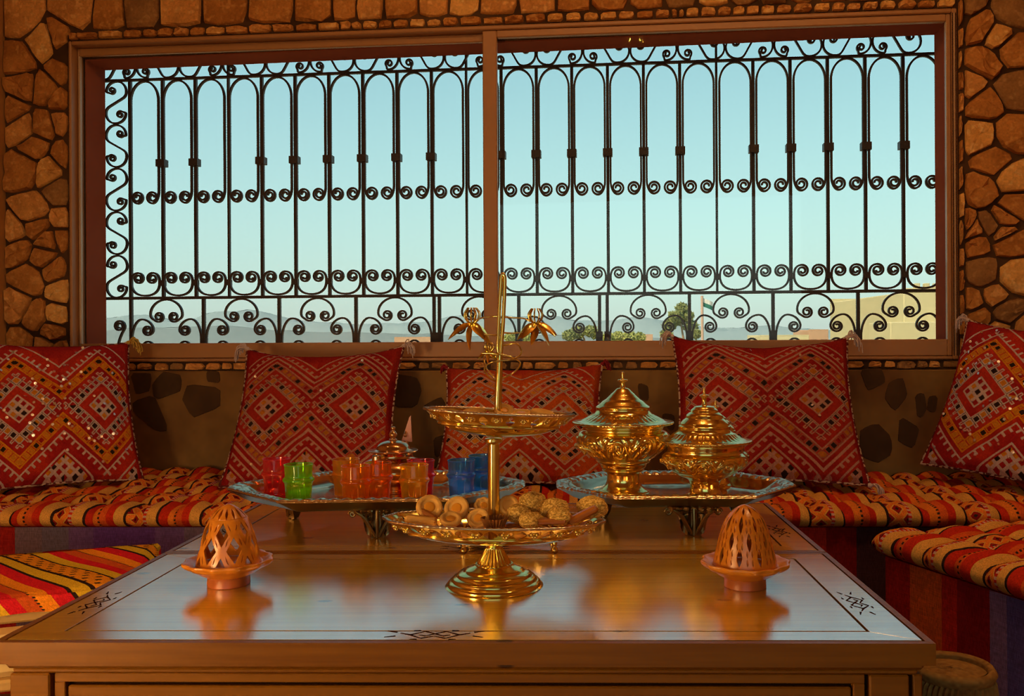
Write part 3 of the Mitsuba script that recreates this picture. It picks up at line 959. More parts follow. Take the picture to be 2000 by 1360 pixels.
def tree(x, ytop, ybot, wpx, Y, blobs, mat, label, seed, leaf=0.16, n=2600):
    r = np.random.default_rng(seed)
    base, top = at_y(x, ybot, Y), at_y(x, ytop, Y)
    w = wpx / F_PX * Y
    k = thing('tree', label, 'tree')
    tr = [tube([(base[0], Y, -3.0), (base[0] + 0.1 * w, Y, base[2]), (base[0], Y, base[2] + 0.6 * (top[2] - base[2]))], [0.05 * w, 0.035 * w, 0.012 * w], 7)]
    put(k + '__trunk', cat_m(tr), 'm_bark', smooth=40)
    cs, q = [], []
    H = top[2] - base[2]
    for (bx, bz, br) in blobs:
        cs.append((base[0] + bx * w, Y + r.uniform(-0.25, 0.25) * w, base[2] + bz * H, br * w))
    for i in range(n):
        cx, cy, cz, br = cs[r.integers(len(cs))]
        d = r.standard_normal(3)
        d *= br * r.uniform(0.3, 1.0) ** 0.5 / np.linalg.norm(d)
        q.append((cx + d[0], cy + d[1], cz + 0.8 * d[2]))
    q = np.array(q)
    a = r.standard_normal((n, 3))
    a /= np.linalg.norm(a, axis=1, keepdims=True)
    b = np.cross(a, r.standard_normal((n, 3)))
    b /= np.linalg.norm(b, axis=1, keepdims=True)
    s = leaf * r.uniform(0.6, 1.3, (n, 1))
    v = np.stack([q - a * s, q + b * s * 0.4, q + a * s, q - b * s * 0.4], 1).reshape(-1, 3)
    i4 = np.arange(n)[:, None] * 4
    f = np.vstack([i4 + [0, 1, 2], i4 + [0, 2, 3]])
    part(k, 'foliage', TM(v, f), mat, kind='stuff')


tree(1328, 592, 662, 70, 55.0, [(0, 0.55, 0.24), (-0.28, 0.38, 0.2), (0.3, 0.35, 0.22), (0.05, 0.85, 0.17), (-0.15, 0.62, 0.2), (0.2, 0.62, 0.18), (-0.38, 0.15, 0.16), (0.42, 0.12, 0.15)], 'm_leaf', 'tall feathery dark green tree outside the right pane', 5)
tree(1135, 640, 663, 60, 62.0, [(-0.1, 0.6, 0.26), (0.3, 0.7, 0.22), (-0.4, 0.3, 0.22), (0.5, 0.4, 0.2)], 'm_leaf', 'low spreading green tree right of the golden flowers', 6, n=1800)
tree(1010, 655, 664, 50, 66.0, [(-0.3, 0.5, 0.2), (0, 0.6, 0.26), (0.35, 0.4, 0.22)], 'm_leaf_pale', 'pale yellow-green tree low behind the handle of the cake stand', 7, n=1200)
tree(1215, 655, 663, 70, 70.0, [(-0.4, 0.4, 0.2), (-0.1, 0.6, 0.2), (0.2, 0.5, 0.2), (0.5, 0.4, 0.18)], 'm_leaf_pale', 'low bushy pale green tree between the spreading tree and the tall one', 8, n=1500)
# ------------------------------------------------------------------ lamps (above the frame)
def area(c):
    return {'type': 'area', 'radiance': rgb(*c)}


ch = thing('chandelier', 'small brass chandelier hanging over the table', 'chandelier')
CHP = np.array([0.144, 1.64, 2.30])
put(ch + '__hub', move(lathe([(0.0, -0.05), (0.03, -0.04), (0.045, 0.0), (0.03, 0.05), (0.008, 0.08), (0.006, 0.29), (0.05, 0.30), (0.05, 0.319), (0.0, 0.319)], 24), CHP), 'm_brass', smooth=40)
for i in range(3):
    a = 2 * math.pi * i / 3 + 0.4
    d = np.array([math.cos(a), math.sin(a), 0])
    arm = part(ch, 'arm', tube(spline([CHP + d * 0.03, CHP + d * 0.09 - [0, 0, 0.03], CHP + d * 0.13, CHP + d * 0.13 + [0, 0, 0.03]], 6), 0.005, 8), 'm_brass', smooth=40)
    bk = part(ch, 'bulb', move(trimesh.creation.icosphere(2, 0.022), CHP + d * 0.13 + [0, 0, 0.05]), 'm_white')
    scene[bk]['emitter'] = area(LAMP_BULB)
scene['m_white'] = diffuse((0.7, 0.66, 0.6))
for i, (x, y, k) in enumerate(((-1.25, 1.30, 0.25), (0.80, 1.22, 1.15))):  # unseen lamps, added only to light the seats and the wall
    cl = thing('added_ceiling_lamp', ('unseen milk-glass ceiling lamp added to light the left seats', 'unseen milk-glass ceiling lamp added to light the right seats')[i], 'ceiling lamp')
    put(cl + '__rim', move(lathe([(0.0, ZC - 0.001), (0.15, ZC - 0.001), (0.15, ZC - 0.05), (0.135, ZC - 0.055), (0.135, ZC - 0.02), (0.0, ZC - 0.02)], 40), (x, y, 0)), 'm_brass', smooth=40)
    gk = part(cl, 'glass_bowl', move(lathe([(0.132, -0.021), (0.13, -0.05), (0.10, -0.075), (0.05, -0.09), (0.0, -0.094)][::-1], 32), (x, y, ZC)), 'm_white', smooth=60)
    scene[gk]['emitter'] = area([c * k for c in LAMP_SHADE])

fl_ = thing('floor_lamp', 'low paper floor lamp standing left of the tables', 'floor lamp')
FLP = np.array([-1.12, 0.42, 0.0])
put(fl_ + '__base', move(lathe([(0.0, 0.0), (0.10, 0.0), (0.10, 0.015), (0.02, 0.03), (0.012, 0.05), (0.012, 0.52), (0.0, 0.52)], 32), FLP), 'm_brass_dark', smooth=40)
sk = part(fl_, 'paper_shade', move(lathe([(0.11, 0.52), (0.115, 0.60), (0.115, 0.76), (0.11, 0.84)], 40), FLP), 'm_white', smooth=True)
scene[sk]['emitter'] = area(LAMP_LOW)
part(fl_, 'shade_ring', move(lathe([(0.0, 0.515), (0.112, 0.515), (0.112, 0.522), (0.0, 0.522)], 40), FLP), 'm_brass_dark')

# ------------------------------------------------------------------ the two low tables
ZT_ = 0.52
PHI = 0.019
TO = np.array([-0.7265, 1.1515, 0.0])
TLEN, TDEP = 1.204, 0.487


def tb(m, oy=0.0):
    """table frame (x along the front, y away from the camera) to the world"""
    m = m.copy()
    v = m.vertices + [0, oy, 0]
    c, s = math.cos(-PHI), math.sin(-PHI)
    m.vertices = np.stack([v[:, 0] * c - v[:, 1] * s, v[:, 0] * s + v[:, 1] * c, v[:, 2]], -1) + TO
    return m


def prism(pts, z0, z1_, c=0.0006):
    """flat board with a small chamfer on its upper edges"""
    p = np.array(pts, float)
    ctr = p.mean(0)
    q = p + (ctr - p) / np.linalg.norm(ctr - p, axis=1, keepdims=True) * c * 1.5
    n = len(p)
    return trimesh.convex.convex_hull(np.vstack([np.c_[p, np.full(n, z0)], np.c_[p, np.full(n, z1_ - c)], np.c_[q, np.full(n, z1_)]]))


def motif():
    """lozenge sign of little dark strokes, 0.11 long along x and 0.045 across, as line segments"""
    S = []
    def L(*p):
        S.extend(zip(p[:-1], p[1:]))
    for sx in (1, -1):
        L((0.028 * sx, 0.0), (0.012 * sx, 0.012), (0.0, 0.004), (0.010 * sx, -0.004), (0.018 * sx, 0.0))
        L((0.028 * sx, 0.0), (0.014 * sx, -0.012), (0.0, -0.004))
        L((0.028 * sx, 0.0), (0.040 * sx, 0.006))
        L((0.018 * sx, 0.015), (0.026 * sx, 0.015))
        L((0.018 * sx, -0.015), (0.026 * sx, -0.015))
        L((0.044 * sx, 0.009), (0.056 * sx, 0.013))
        L((0.044 * sx, -0.004), (0.056 * sx, -0.008))
    return S


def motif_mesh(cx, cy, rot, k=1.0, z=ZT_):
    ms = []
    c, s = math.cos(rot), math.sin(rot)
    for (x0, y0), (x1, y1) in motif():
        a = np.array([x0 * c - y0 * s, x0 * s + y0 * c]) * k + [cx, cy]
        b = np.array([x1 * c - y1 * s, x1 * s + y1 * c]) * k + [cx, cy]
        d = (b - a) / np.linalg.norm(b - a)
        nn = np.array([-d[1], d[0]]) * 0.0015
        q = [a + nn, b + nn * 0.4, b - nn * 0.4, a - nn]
        ms.append(prism(q, z - 0.001, z + 0.0004, 0.0001))  # raised strip, coloured dark for the shaded look of a carved recess
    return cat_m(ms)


def make_table(oy, label):
    k = thing('low_table', label, 'table')
    Wd, D = TLEN, TDEP
    E, G, BF, BS = 0.0095, 0.0032, 0.033, 0.055
    zt, zs = ZT_, ZT_ - 0.0028
    put(k + '__core', tb(cbox((0.002, 0.002, zt - 0.027), (Wd - 0.002, D - 0.002, zs), 0.001), oy), 'm_groove', )
    x0, x1, y0, y1 = 0, Wd, 0, D
    def frame(name, x0, y0, x1, y1, ws, wf, zlow, mt='m_table', lab=None):
        o = [(x0, y0), (x1, y0), (x1, y1), (x0, y1)]
        i = [(x0 + ws, y0 + wf), (x1 - ws, y0 + wf), (x1 - ws, y1 - wf), (x0 + ws, y1 - wf)]
        for a in range(4):
            b = (a + 1) % 4
            part(k, name, tb(prism([o[a], o[b], i[b], i[a]], zlow, zt), oy), mt, label=lab)
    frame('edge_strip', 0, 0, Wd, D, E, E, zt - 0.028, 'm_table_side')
    frame('border_board', E + G, E + G, Wd - E - G, D - E - G, BS, BF, zs - 0.001)
    m = E + 2 * G
    part(k, 'top_panel', tb(prism([(m + BS, m + BF), (Wd - m - BS, m + BF), (Wd - m - BS, D - m - BF), (m + BS, D - m - BF)], zs - 0.001, zt), oy), 'm_table')
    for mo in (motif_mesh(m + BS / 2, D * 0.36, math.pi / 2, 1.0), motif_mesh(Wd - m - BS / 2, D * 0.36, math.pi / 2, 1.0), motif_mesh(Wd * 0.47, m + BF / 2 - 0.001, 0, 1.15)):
        part(k, 'dark_stroke_motif', tb(mo, oy), 'm_groove', label='carved sign in the border, its recess shade put in as dark strokes', kind='stuff')
    # cove and body
    zb = zt - 0.028
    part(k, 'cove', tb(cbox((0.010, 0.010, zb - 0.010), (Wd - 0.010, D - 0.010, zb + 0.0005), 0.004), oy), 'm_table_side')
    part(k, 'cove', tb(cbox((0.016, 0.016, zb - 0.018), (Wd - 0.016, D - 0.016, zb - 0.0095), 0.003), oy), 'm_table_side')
    z2 = zb - 0.018
    part(k, 'carcass', tb(cbox((0.028, 0.028, 0.05), (Wd - 0.028, D - 0.028, z2), 0.002), oy), 'm_groove')
    for (a, b) in ((0.0135, 0.066), (Wd - 0.0785, Wd - 0.028)):
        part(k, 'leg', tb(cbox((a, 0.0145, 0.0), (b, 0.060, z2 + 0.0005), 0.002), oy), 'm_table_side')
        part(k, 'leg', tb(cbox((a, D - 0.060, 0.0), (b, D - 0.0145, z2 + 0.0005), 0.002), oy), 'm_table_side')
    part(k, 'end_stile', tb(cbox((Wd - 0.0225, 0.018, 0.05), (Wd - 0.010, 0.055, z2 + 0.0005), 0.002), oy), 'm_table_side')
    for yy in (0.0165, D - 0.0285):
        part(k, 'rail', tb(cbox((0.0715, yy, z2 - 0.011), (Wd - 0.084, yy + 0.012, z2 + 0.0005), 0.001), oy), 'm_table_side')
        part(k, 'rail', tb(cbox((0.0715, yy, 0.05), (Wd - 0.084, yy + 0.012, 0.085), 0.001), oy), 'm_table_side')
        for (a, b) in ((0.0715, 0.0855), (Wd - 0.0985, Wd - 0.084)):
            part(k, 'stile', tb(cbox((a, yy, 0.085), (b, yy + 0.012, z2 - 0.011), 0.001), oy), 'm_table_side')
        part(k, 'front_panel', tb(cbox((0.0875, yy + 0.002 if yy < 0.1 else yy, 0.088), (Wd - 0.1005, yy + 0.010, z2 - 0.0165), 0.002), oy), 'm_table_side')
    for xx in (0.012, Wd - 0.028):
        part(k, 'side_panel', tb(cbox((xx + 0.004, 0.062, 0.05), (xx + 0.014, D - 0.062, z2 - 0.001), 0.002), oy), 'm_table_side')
    return k


make_table(0.0, 'nearer low ochre wooden table with grooved border, carrying the cake stand')
make_table(TDEP + 0.0035, 'rear low ochre wooden table, carrying the two footed trays')

# ------------------------------------------------------------------ benches and mattresses
BT = 0.025
BN = math.hypot(1, BT)
BX, BY, BO = np.array([1, -BT, 0]) / BN, np.array([BT, 1, 0]) / BN, np.array([0.0, 2.262, 0.0])


def bb(p):
    p = np.asarray(p, float)
    return BO + p[..., :1] * BX + p[..., 1:2] * BY + p[..., 2:] * np.array([0, 0, 1.0])


def wall_depth(s):
    """distance from the bench's front line to the wall's mortar band at bench coordinate s"""
    s = np.asarray(s, float)
    o = bb(np.stack([s, s * 0, s * 0], -1))
    return ((WO - o) @ WV - 0.016) / (BY @ WV)


S0, S1 = -1.86, 1.60
scene['m_drape_back'] = diffuse(proc(drape([(-1.395, (0.36, 0.02, 0.015)), (-1.325, (0.20, 0.13, 0.17)), (-1.255, (0.16, 0.13, 0.20)), (-1.19, (0.17, 0.09, 0.26)), (-1.03, (0.13, 0.055, 0.25)),
                                            (-0.955, (0.17, 0.09, 0.27)), (-0.7, (0.20, 0.14, 0.22)), (-0.3, (0.26, 0.03, 0.02)), (0.2, (0.12, 0.05, 0.20)), (0.61, (0.38, 0.018, 0.012)), (0.68, (0.48, 0.03, 0.014)), (0.755, (0.24, 0.012, 0.01)), (0.95, (0.07, 0.03, 0.04)), (9, (0.30, 0.02, 0.015))])))
scene['m_drape_side'] = diffuse(proc(drape([(0.075, (0.46, 0.02, 0.012)), (0.165, (0.70, 0.12, 0.02)), (0.205, (0.56, 0.025, 0.012)), (0.285, (0.28, 0.012, 0.012)), (0.325, (0.24, 0.13, 0.24)), (0.46, (0.12, 0.08, 0.22)), (0.56, (0.06, 0.03, 0.10)), (0.7, (0.40, 0.02, 0.012)), (9, (0.62, 0.12, 0.02))])))


def bench_base(key, loop, z0, z1_, mat, name='drape'):
    """cloth-hung bench body: loop = plan points; uv.x runs along the plan"""
    P_ = np.array(loop, float)
    n = len(P_)
    L = np.concatenate([[0], np.cumsum(np.linalg.norm(np.diff(np.vstack([P_, P_[:1]]), axis=0), axis=1))])
    vs, uv, f = [], [], []
    for i in range(n):
        a, b = P_[i], P_[(i + 1) % n]
        m = max(2, int(np.linalg.norm(b - a) / 0.03))
        t = np.linspace(0, 1, m)
        nrm = np.array([(b - a)[1], -(b - a)[0]])
        nrm = nrm / np.linalg.norm(nrm)
        base = len(vs)
        for j in range(m):
            for zi, z in enumerate(np.linspace(z0, z1_, 5)):
                q = a + (b - a) * t[j]
                w = 0.004 * math.sin((L[i] + t[j] * (L[i + 1] - L[i])) * 37) * (1 - zi / 4) * min(1, 6 * t[j], 6 * (1 - t[j]))
                vs.append([q[0] + nrm[0] * w, q[1] + nrm[1] * w, z])
                uv.append([L[i] + t[j] * (L[i + 1] - L[i]), z])
        for j in range(m - 1):
            for z in range(4):
                p = base + j * 5 + z
                f += [[p, p + 5, p + 6], [p, p + 6, p + 1]]
    base = len(vs)
    for q in P_:
        vs.append([q[0], q[1], z1_])
        uv.append([0, 0])
    for i in range(1, n - 1):
        f.append([base, base + i, base + i + 1])
    return np.array(vs), np.array(uv), np.array(f)


bk = thing('bench', 'long low bench along the window wall, hung with purple and red striped cloth', 'bench')
plan = []
for s, t in ((S0, 0.012), (S1, 0.012)):
    plan.append(bb([s, t, 0])[:2])
for s in (S1, S0):
    plan.append(bb([s, float(wall_depth(s)) - 0.004, 0])[:2])
v, uv, f = bench_base(bk, plan, 0.0, 0.43, None)
uv[:, 0] += S0
put(bk + '__striped_drape', TM(v, f), 'm_drape_back', smooth=40 if False else False, uv=uv)

A_ = np.array([0.700, 1.985])
D1, D2 = np.array([0.352, -0.936]), np.array([0.936, 0.352])
sb = thing('bench', 'low side bench at the right edge, hung with red, orange and navy striped cloth', 'bench')
i0 = A_ + D1 * 0.02 + D2 * 0.018
plan = [i0, i0 + D1 * 0.86, i0 + D1 * 0.86 + D2 * 0.44, i0 + D2 * 0.44]
v, uv, f = bench_base(sb, plan, 0.0, 0.425, None)
put(sb + '__striped_drape', TM(v, f), 'm_drape_side', uv=uv)


def mattress(length, depth_fn, h, z0, place, lump, amp, seed, ds=0.012, closed_back=0.03):
    """tufted mattress: s along the front edge, cross-section from the back over the top to the front and under"""
    r = np.random.default_rng(seed)
    ns = int(length / ds) + 1
    S = np.linspace(0, length, ns)
    ph = r.uniform(0, 1, 8)
    wob = sum(0.012 * np.sin(S * 2 * math.pi / (0.33 + 0.21 * k) + 6 * ph[k]) for k in range(3))
    m_top, m_fr = 40, 16
    vs, uvs = [], []
    for i, s in enumerate(S):
        D = float(depth_fn(s))
        endk = min(1.0, s / 0.03, (length - s) / 0.03)
        endr = math.sqrt(max(0.0, 1 - (1 - endk) ** 2))
        t_top = np.linspace(D, 0.032, m_top)
        a = np.linspace(math.pi / 2, -math.pi / 2, m_fr)
        rad = h / 2
        path = [(D, 0.0)] + [(t, h) for t in t_top] + [(0.032 - 0.032 * math.cos(q), rad + rad * math.sin(q)) for q in a] + [(0.06, 0.0)]
        path = np.array(path)
        ss = s + wob[i] + 0.0
        row = path[:, 0] / 0.125
        lum_s = np.abs(np.sin(math.pi * (ss / lump + 0.5 * (np.floor(row) % 2)))) ** 0.55
        lum_t = np.abs(np.sin(math.pi * row)) ** 0.5
        # the front row is wrapped round the edge as full lobes
        fr = np.clip(1 - path[:, 0] / 0.10, 0, 1)
        lum = np.where(path[:, 0] < 0.062, np.abs(np.sin(math.pi * ss / lump)) ** 0.55 * np.maximum(lum_t, 0.9), lum_s * lum_t)
        up = np.clip(path[:, 1] / h, 0, 1)
        nz = np.array(meshkit.noise(np.stack([np.full(len(path), s * 14 + seed), path[:, 0] * 14, path[:, 1] * 3], -1)))
        q = path.copy()
        q[:, 1] += amp * (lum - 0.75) * up + 0.006 * (nz - 0.5) * up
        q[:, 0] -= 0.9 * amp * (lum - 0.4) * fr * np.sin(np.pi * np.clip(path[:, 1] / h, 0, 1)) ** 0.5
        q[:, 1] = rad + (q[:, 1] - rad) * (0.35 + 0.65 * endr)
        cu_ = np.concatenate([[0], np.cumsum(np.hypot(*np.diff(path, axis=0).T))])
        vs.append(np.c_[np.full(len(path), s), q])
        uvs.append(np.c_[np.full(len(path), s + 0.004 * (nz - 0.5)), cu_])
    n = len(vs[0])
    v = np.vstack(vs)
    uv = np.vstack(uvs)
    f = []
    for i in range(ns - 1):
        a = i * n
        for j in range(n):
            k = (j + 1) % n
            f += [[a + j, a + n + k, a + k], [a + j, a + n + j, a + n + k]]
    for e, sg in ((0, 1), ((ns - 1) * n, -1)):
        c = len(v)
        v = np.vstack([v, v[e:e + n].mean(0)])
        uv = np.vstack([uv, uv[e]])
        for j in range(n):
            k = (j + 1) % n
            f.append([e + j, e + k, c] if sg > 0 else [e + k, e + j, c])
    v[:, 2] += z0
    w = place(v)
    m = TM(w, f)
    m.invert()
    return m, uv


mm, uv = mattress(S1 - S0, lambda s: wall_depth(s + S0) - 0.006, 0.052, 0.431, lambda q: bb(q + [S0, -0.012, 0]), 0.096, 0.025, 11)
k = thing('seat_mattress', 'long tufted seat mattress in red, orange and yellow stripes under the cushions', 'seat mattress')
put(k, mm, 'm_seat', smooth=True, uv=uv)


def side_place(q):
    p = A_ + q[:, :1] * D1 + q[:, 1:2] * D2
    return np.c_[p, q[:, 2]]


mm, uv = mattress(0.90, lambda s: 0.475, 0.056, 0.426, side_place, 0.078, 0.026, 12)
k = thing('seat_mattress', 'thick tufted seat mattress of red, orange and yellow stripes on the right side bench', 'seat mattress')
put(k, mm, 'm_seat_side', smooth=True, uv=uv)

# woven straw pouf between the table and the side bench
pf = thing('woven_pouf', 'low woven straw pouf in the gap right of the nearer table', 'pouf')


def woven(th, i, r, z):
    return 0.004 * np.abs(np.sin(th * 24 + (i % 2) * math.pi / 2))


prof = [(0.0, 0.0), (0.046, 0.0)] + [(0.052 + 0.004 * math.sin(math.pi * j / 18) + 0.0025 * (j % 2), 0.01 + 0.42 * j / 18) for j in range(19)] + [(0.045, 0.442), (0.0, 0.445)]
put(pf + '__body', move(lathe(prof, 96, woven), (0.552, 1.25, 0)), 'm_straw', smooth=30)
part(pf, 'rim', move(lathe([(0.045, 0.430), (0.053, 0.434), (0.057, 0.443), (0.052, 0.451), (0.044, 0.447), (0.045, 0.430)], 64), (0.552, 1.25, 0)), 'm_straw', smooth=True)
scene['m_straw'] = diffuse(proc(lambda p, n, uv: mix(C(0.36, 0.20, 0.06), C(0.20, 0.10, 0.03), noise(p.x * 200, p.y * 200, p.z * 200))))

# ------------------------------------------------------------------ stool at the left
st = thing('stool', 'low pale wooden stool at the left edge beneath a bright striped cloth', 'stool')
SC, SA = np.array([-0.862, 1.935]), math.radians(21)
SX, SY = np.array([-math.cos(SA), -math.sin(SA)]), np.array([math.sin(SA), -math.cos(SA)])
SL, SD, SZ = 0.52, 0.355, 0.474


def sp(q):
    q = np.asarray(q, float)
    p = SC + q[..., :1] * SX + q[..., 1:2] * SY
    return np.concatenate([p, q[..., 2:]], -1)


def sbx(lo, hi, c=0.004):
    m = cbox(lo, hi, c)
    m.vertices = sp(m.vertices)
    m.invert() if SX[0] * SY[1] - SX[1] * SY[0] < 0 else None
    return m


put(st + '__seat_board', sbx((0.02, 0.02, 0.42), (SL - 0.02, SD - 0.02, SZ - 0.012)), 'm_pale_wood')
for (a, b) in ((0.03, 0.03), (SL - 0.07, 0.03), (0.03, SD - 0.07), (SL - 0.07, SD - 0.07)):
    part(st, 'leg', sbx((a, b, 0.0), (a + 0.04, b + 0.04, 0.42)), 'm_pale_wood')
for (lo, hi) in (((0.07, 0.035, 0.16), (SL - 0.07, 0.06, 0.19)), ((0.07, SD - 0.06, 0.16), (SL - 0.07, SD - 0.035, 0.19))):
    part(st, 'stretcher', sbx(lo, hi), 'm_pale_wood')
scene['m_pale_wood'] = diffuse(proc(lambda p, n, uv: mix(C(0.62, 0.42, 0.16), C(0.50, 0.30, 0.10), fbm(p.x * 20, p.y * 20, p.z * 90, 3))))
# cloth: a grid draped over the board
nu, nv = 70, 56
hang = 0.034
U = np.linspace(-hang, SL + hang, nu)
V = np.linspace(-hang, SD + hang, nv)
v, uv, f = [], [], []
for a in U:
    for b in V:
        ex = max(0, -a, a - SL)
        ey = max(0, -b, b - SD)
        e = max(ex, ey)
        x, y = min(max(a, -0.004), SL + 0.004), min(max(b, -0.004), SD + 0.004)
        z = SZ - e * 0.97 + 0.004 * math.sin(a * 23 + b * 9) * math.sin(b * 17) - 0.004 * (a / SL - 0.5) ** 2
        if e > 0:
            x += 0.003 * math.sin(b * 60) * (ex > 0)
            y += 0.003 * math.sin(a * 60) * (ey > 0)
        else:
            rr = min(a, SL - a, b, SD - b)
            z -= 0.010 * max(0, 1 - rr / 0.02) ** 2
        v.append([x, y, z])
        uv.append([a + 0.62 * b - 0.25, b])
v = np.array(v)
for i in range(nu - 1):
    for j in range(nv - 1):
        p = i * nv + j
        f += [[p, p + nv, p + nv + 1], [p, p + nv + 1, p + 1]]
ck = thing('seat_cloth', 'bright yellow, orange and red striped cloth spread over the left stool', 'cloth')
put(ck, TM(sp(v), f), 'm_stool_cloth', smooth=True, uv=np.array(uv))
scene['m_stool_cloth'] = {'type': 'twosided', 'nested': scene['m_stool_cloth']}
# pale folded blanket with an orange fringe on the stool's shelf side
bl = thing('folded_blanket', 'cream folded blanket with an orange fringe below the left stool', 'blanket')
put(bl + '__body', sbx((SL - 0.36, SD + 0.004, 0.355), (SL + 0.02, SD + 0.070, 0.425), 0.012), 'm_cream')
fg = []
for i in range(16):
    y = SD + 0.008 + i * 0.004
    p = sp(np.array([[SL - 0.36, y, 0.38], [SL - 0.375, y, 0.376], [SL - 0.385, y + 0.001, 0.362]]))
    fg.append(tube(p, 0.0016, 5))
part(bl, 'fringe', cat_m(fg), 'm_fringe', label='orange fringe', kind='stuff')
part(st, 'ledge', sbx((SL - 0.40, SD - 0.03, 0.335), (SL + 0.03, SD + 0.075, 0.3545)), 'm_pale_wood', label='pale wooden ledge')
scene['m_cream'] = diffuse((0.70, 0.52, 0.22))
scene['m_fringe'] = diffuse((0.70, 0.26, 0.05))


# ------------------------------------------------------------------ cushions
def cushion(label, pos, w, h, thick, lean, yaw, roll, mat, tassels, sequins, seed, droop=0.10, group=None):
    """pos = middle of the lower edge; lean and yaw in degrees; local x right, y up in its plane, z out of its face (towards the room)"""
    k = thing('kilim_cushion', label, 'cushion', group)
    le, ya, ro = map(math.radians, (lean, yaw, roll))
    up = np.array([0, math.sin(le), math.cos(le)])
    rt = np.array([1.0, 0, 0])
    R = trimesh.transformations.rotation_matrix(ya, [0, 0, 1])[:3, :3]
    up, rt = R @ up, R @ rt
    nn = np.cross(rt, up)            # towards the room
    rt, up = math.cos(ro) * rt + math.sin(ro) * up, math.cos(ro) * up - math.sin(ro) * rt
    pos = np.asarray(pos, float)
    N = 61
    g = np.linspace(-1, 1, N)
    X, Y = np.meshgrid(g, g, indexing='ij')
    r = np.random.default_rng(seed)
    wr = np.array(meshkit.fbm(np.stack([X.ravel() * 2.2 + seed, Y.ravel() * 2.2, X.ravel() * 0], -1))).reshape(X.shape) - 0.5
    xo = w / 2 * X * (1 - 0.075 * (1 - Y ** 2) ** 1.0 * np.abs(X) ** 2)
    top = np.clip(Y, 0, 1) ** 2
    yo = h / 2 * Y * (1 - (0.05 + droop * (Y > 0)) * (1 - X ** 2) * np.abs(Y) ** 2) + h / 2
    tz = thick / 2 * (np.clip((1 - X ** 2) * (1 - Y ** 2), 0, 1)) ** 0.42 * (1 + 0.5 * wr)
    pf_ = pos + xo[..., None] * rt + yo[..., None] * up + tz[..., None] * nn
    pb = pos + xo[..., None] * rt + yo[..., None] * up - tz[..., None] * nn
    idx = np.arange(N * N).reshape(N, N)
    q = np.stack([idx[:-1, :-1], idx[1:, :-1], idx[1:, 1:], idx[:-1, 1:]], -1).reshape(-1, 4)
    F = np.vstack([q[:, [0, 1, 2]], q[:, [0, 2, 3]]])
    UVc = np.stack([(X.ravel() + 1) / 2, (Y.ravel() + 1) / 2], -1)
    put(k + '__front', TM(pf_.reshape(-1, 3), F), mat, smooth=True, uv=UVc)
    part(k, 'back', TM(pb.reshape(-1, 3), F[:, ::-1]), 'm_backing', smooth=True)
    # braided cord round the seam
    lo = [(i, 0) for i in range(N)] + [(N - 1, j) for j in range(1, N)] + [(i, N - 1) for i in range(N - 2, -1, -1)] + [(0, j) for j in range(N - 2, 0, -1)]
    path = np.array([pf_[i, j] for i, j in lo])
    rad = 0.0035 + 0.0012 * (np.arange(len(path)) % 2)
    part(k, 'piping', tube(path, rad, 6, closed=True), 'm_cord', smooth=True)
    for (cx_, cy_, mat_t, spread) in tassels:
        c0 = pf_[0 if cx_ < 0 else N - 1, 0 if cy_ < 0 else N - 1]
        ms = []
        for i in range(22):
            d = rt * cx_ * r.uniform(0.3, 1.0) + up * r.uniform(-0.2, 0.9) * (1 if cy_ > 0 else -0.15) + nn * r.uniform(-0.1, 0.7)
            d /= np.linalg.norm(d)
            L = 0.024 * spread * r.uniform(0.75, 1.2)
            a = c0 + d * L * 0.55
            b = c0 + d * L * 1.05 - np.array([0, 0, 0.010 * spread])
            e_ = c0 + d * L * 1.15 - np.array([0, 0, 0.030 * spread * r.uniform(0.7, 1.1)])
            ms.append(tube(spline([c0, a, b, e_], 4), 0.0017, 5))
        ms.append(move(trimesh.creation.icosphere(2, 0.0075), c0))
        part(k, 'tassel', cat_m(ms), mat_t)
    if sequins:
        ms = []
        for i in range(sequins):
            u_, v_ = r.uniform(0.06, 0.94), r.uniform(0.06, 0.94)
            i_, j_ = int(u_ * (N - 1)), int(v_ * (N - 1))
            c0 = pf_[i_, j_]
            tu = pf_[i_ + 1, j_] - pf_[i_ - 1, j_]
            tv = pf_[i_, j_ + 1] - pf_[i_, j_ - 1]
            n_ = np.cross(tu, tv)
            n_ /= np.linalg.norm(n_)
            tilt = n_ + 0.45 * r.standard_normal(3)
            tilt /= np.linalg.norm(tilt)
            d = lathe([(0.0, 0.0), (0.0042, 0.0), (0.0042, 0.0007), (0.0010, 0.0010), (0.0, 0.0005)], 10)
            M = trimesh.geometry.align_vectors([0, 0, 1], tilt)
            d.vertices = d.vertices @ M[:3, :3].T + c0 + n_ * 0.0035
            ms.append(d)
        part(k, 'sequins', cat_m(ms), 'm_sequin', kind='stuff')
    return k


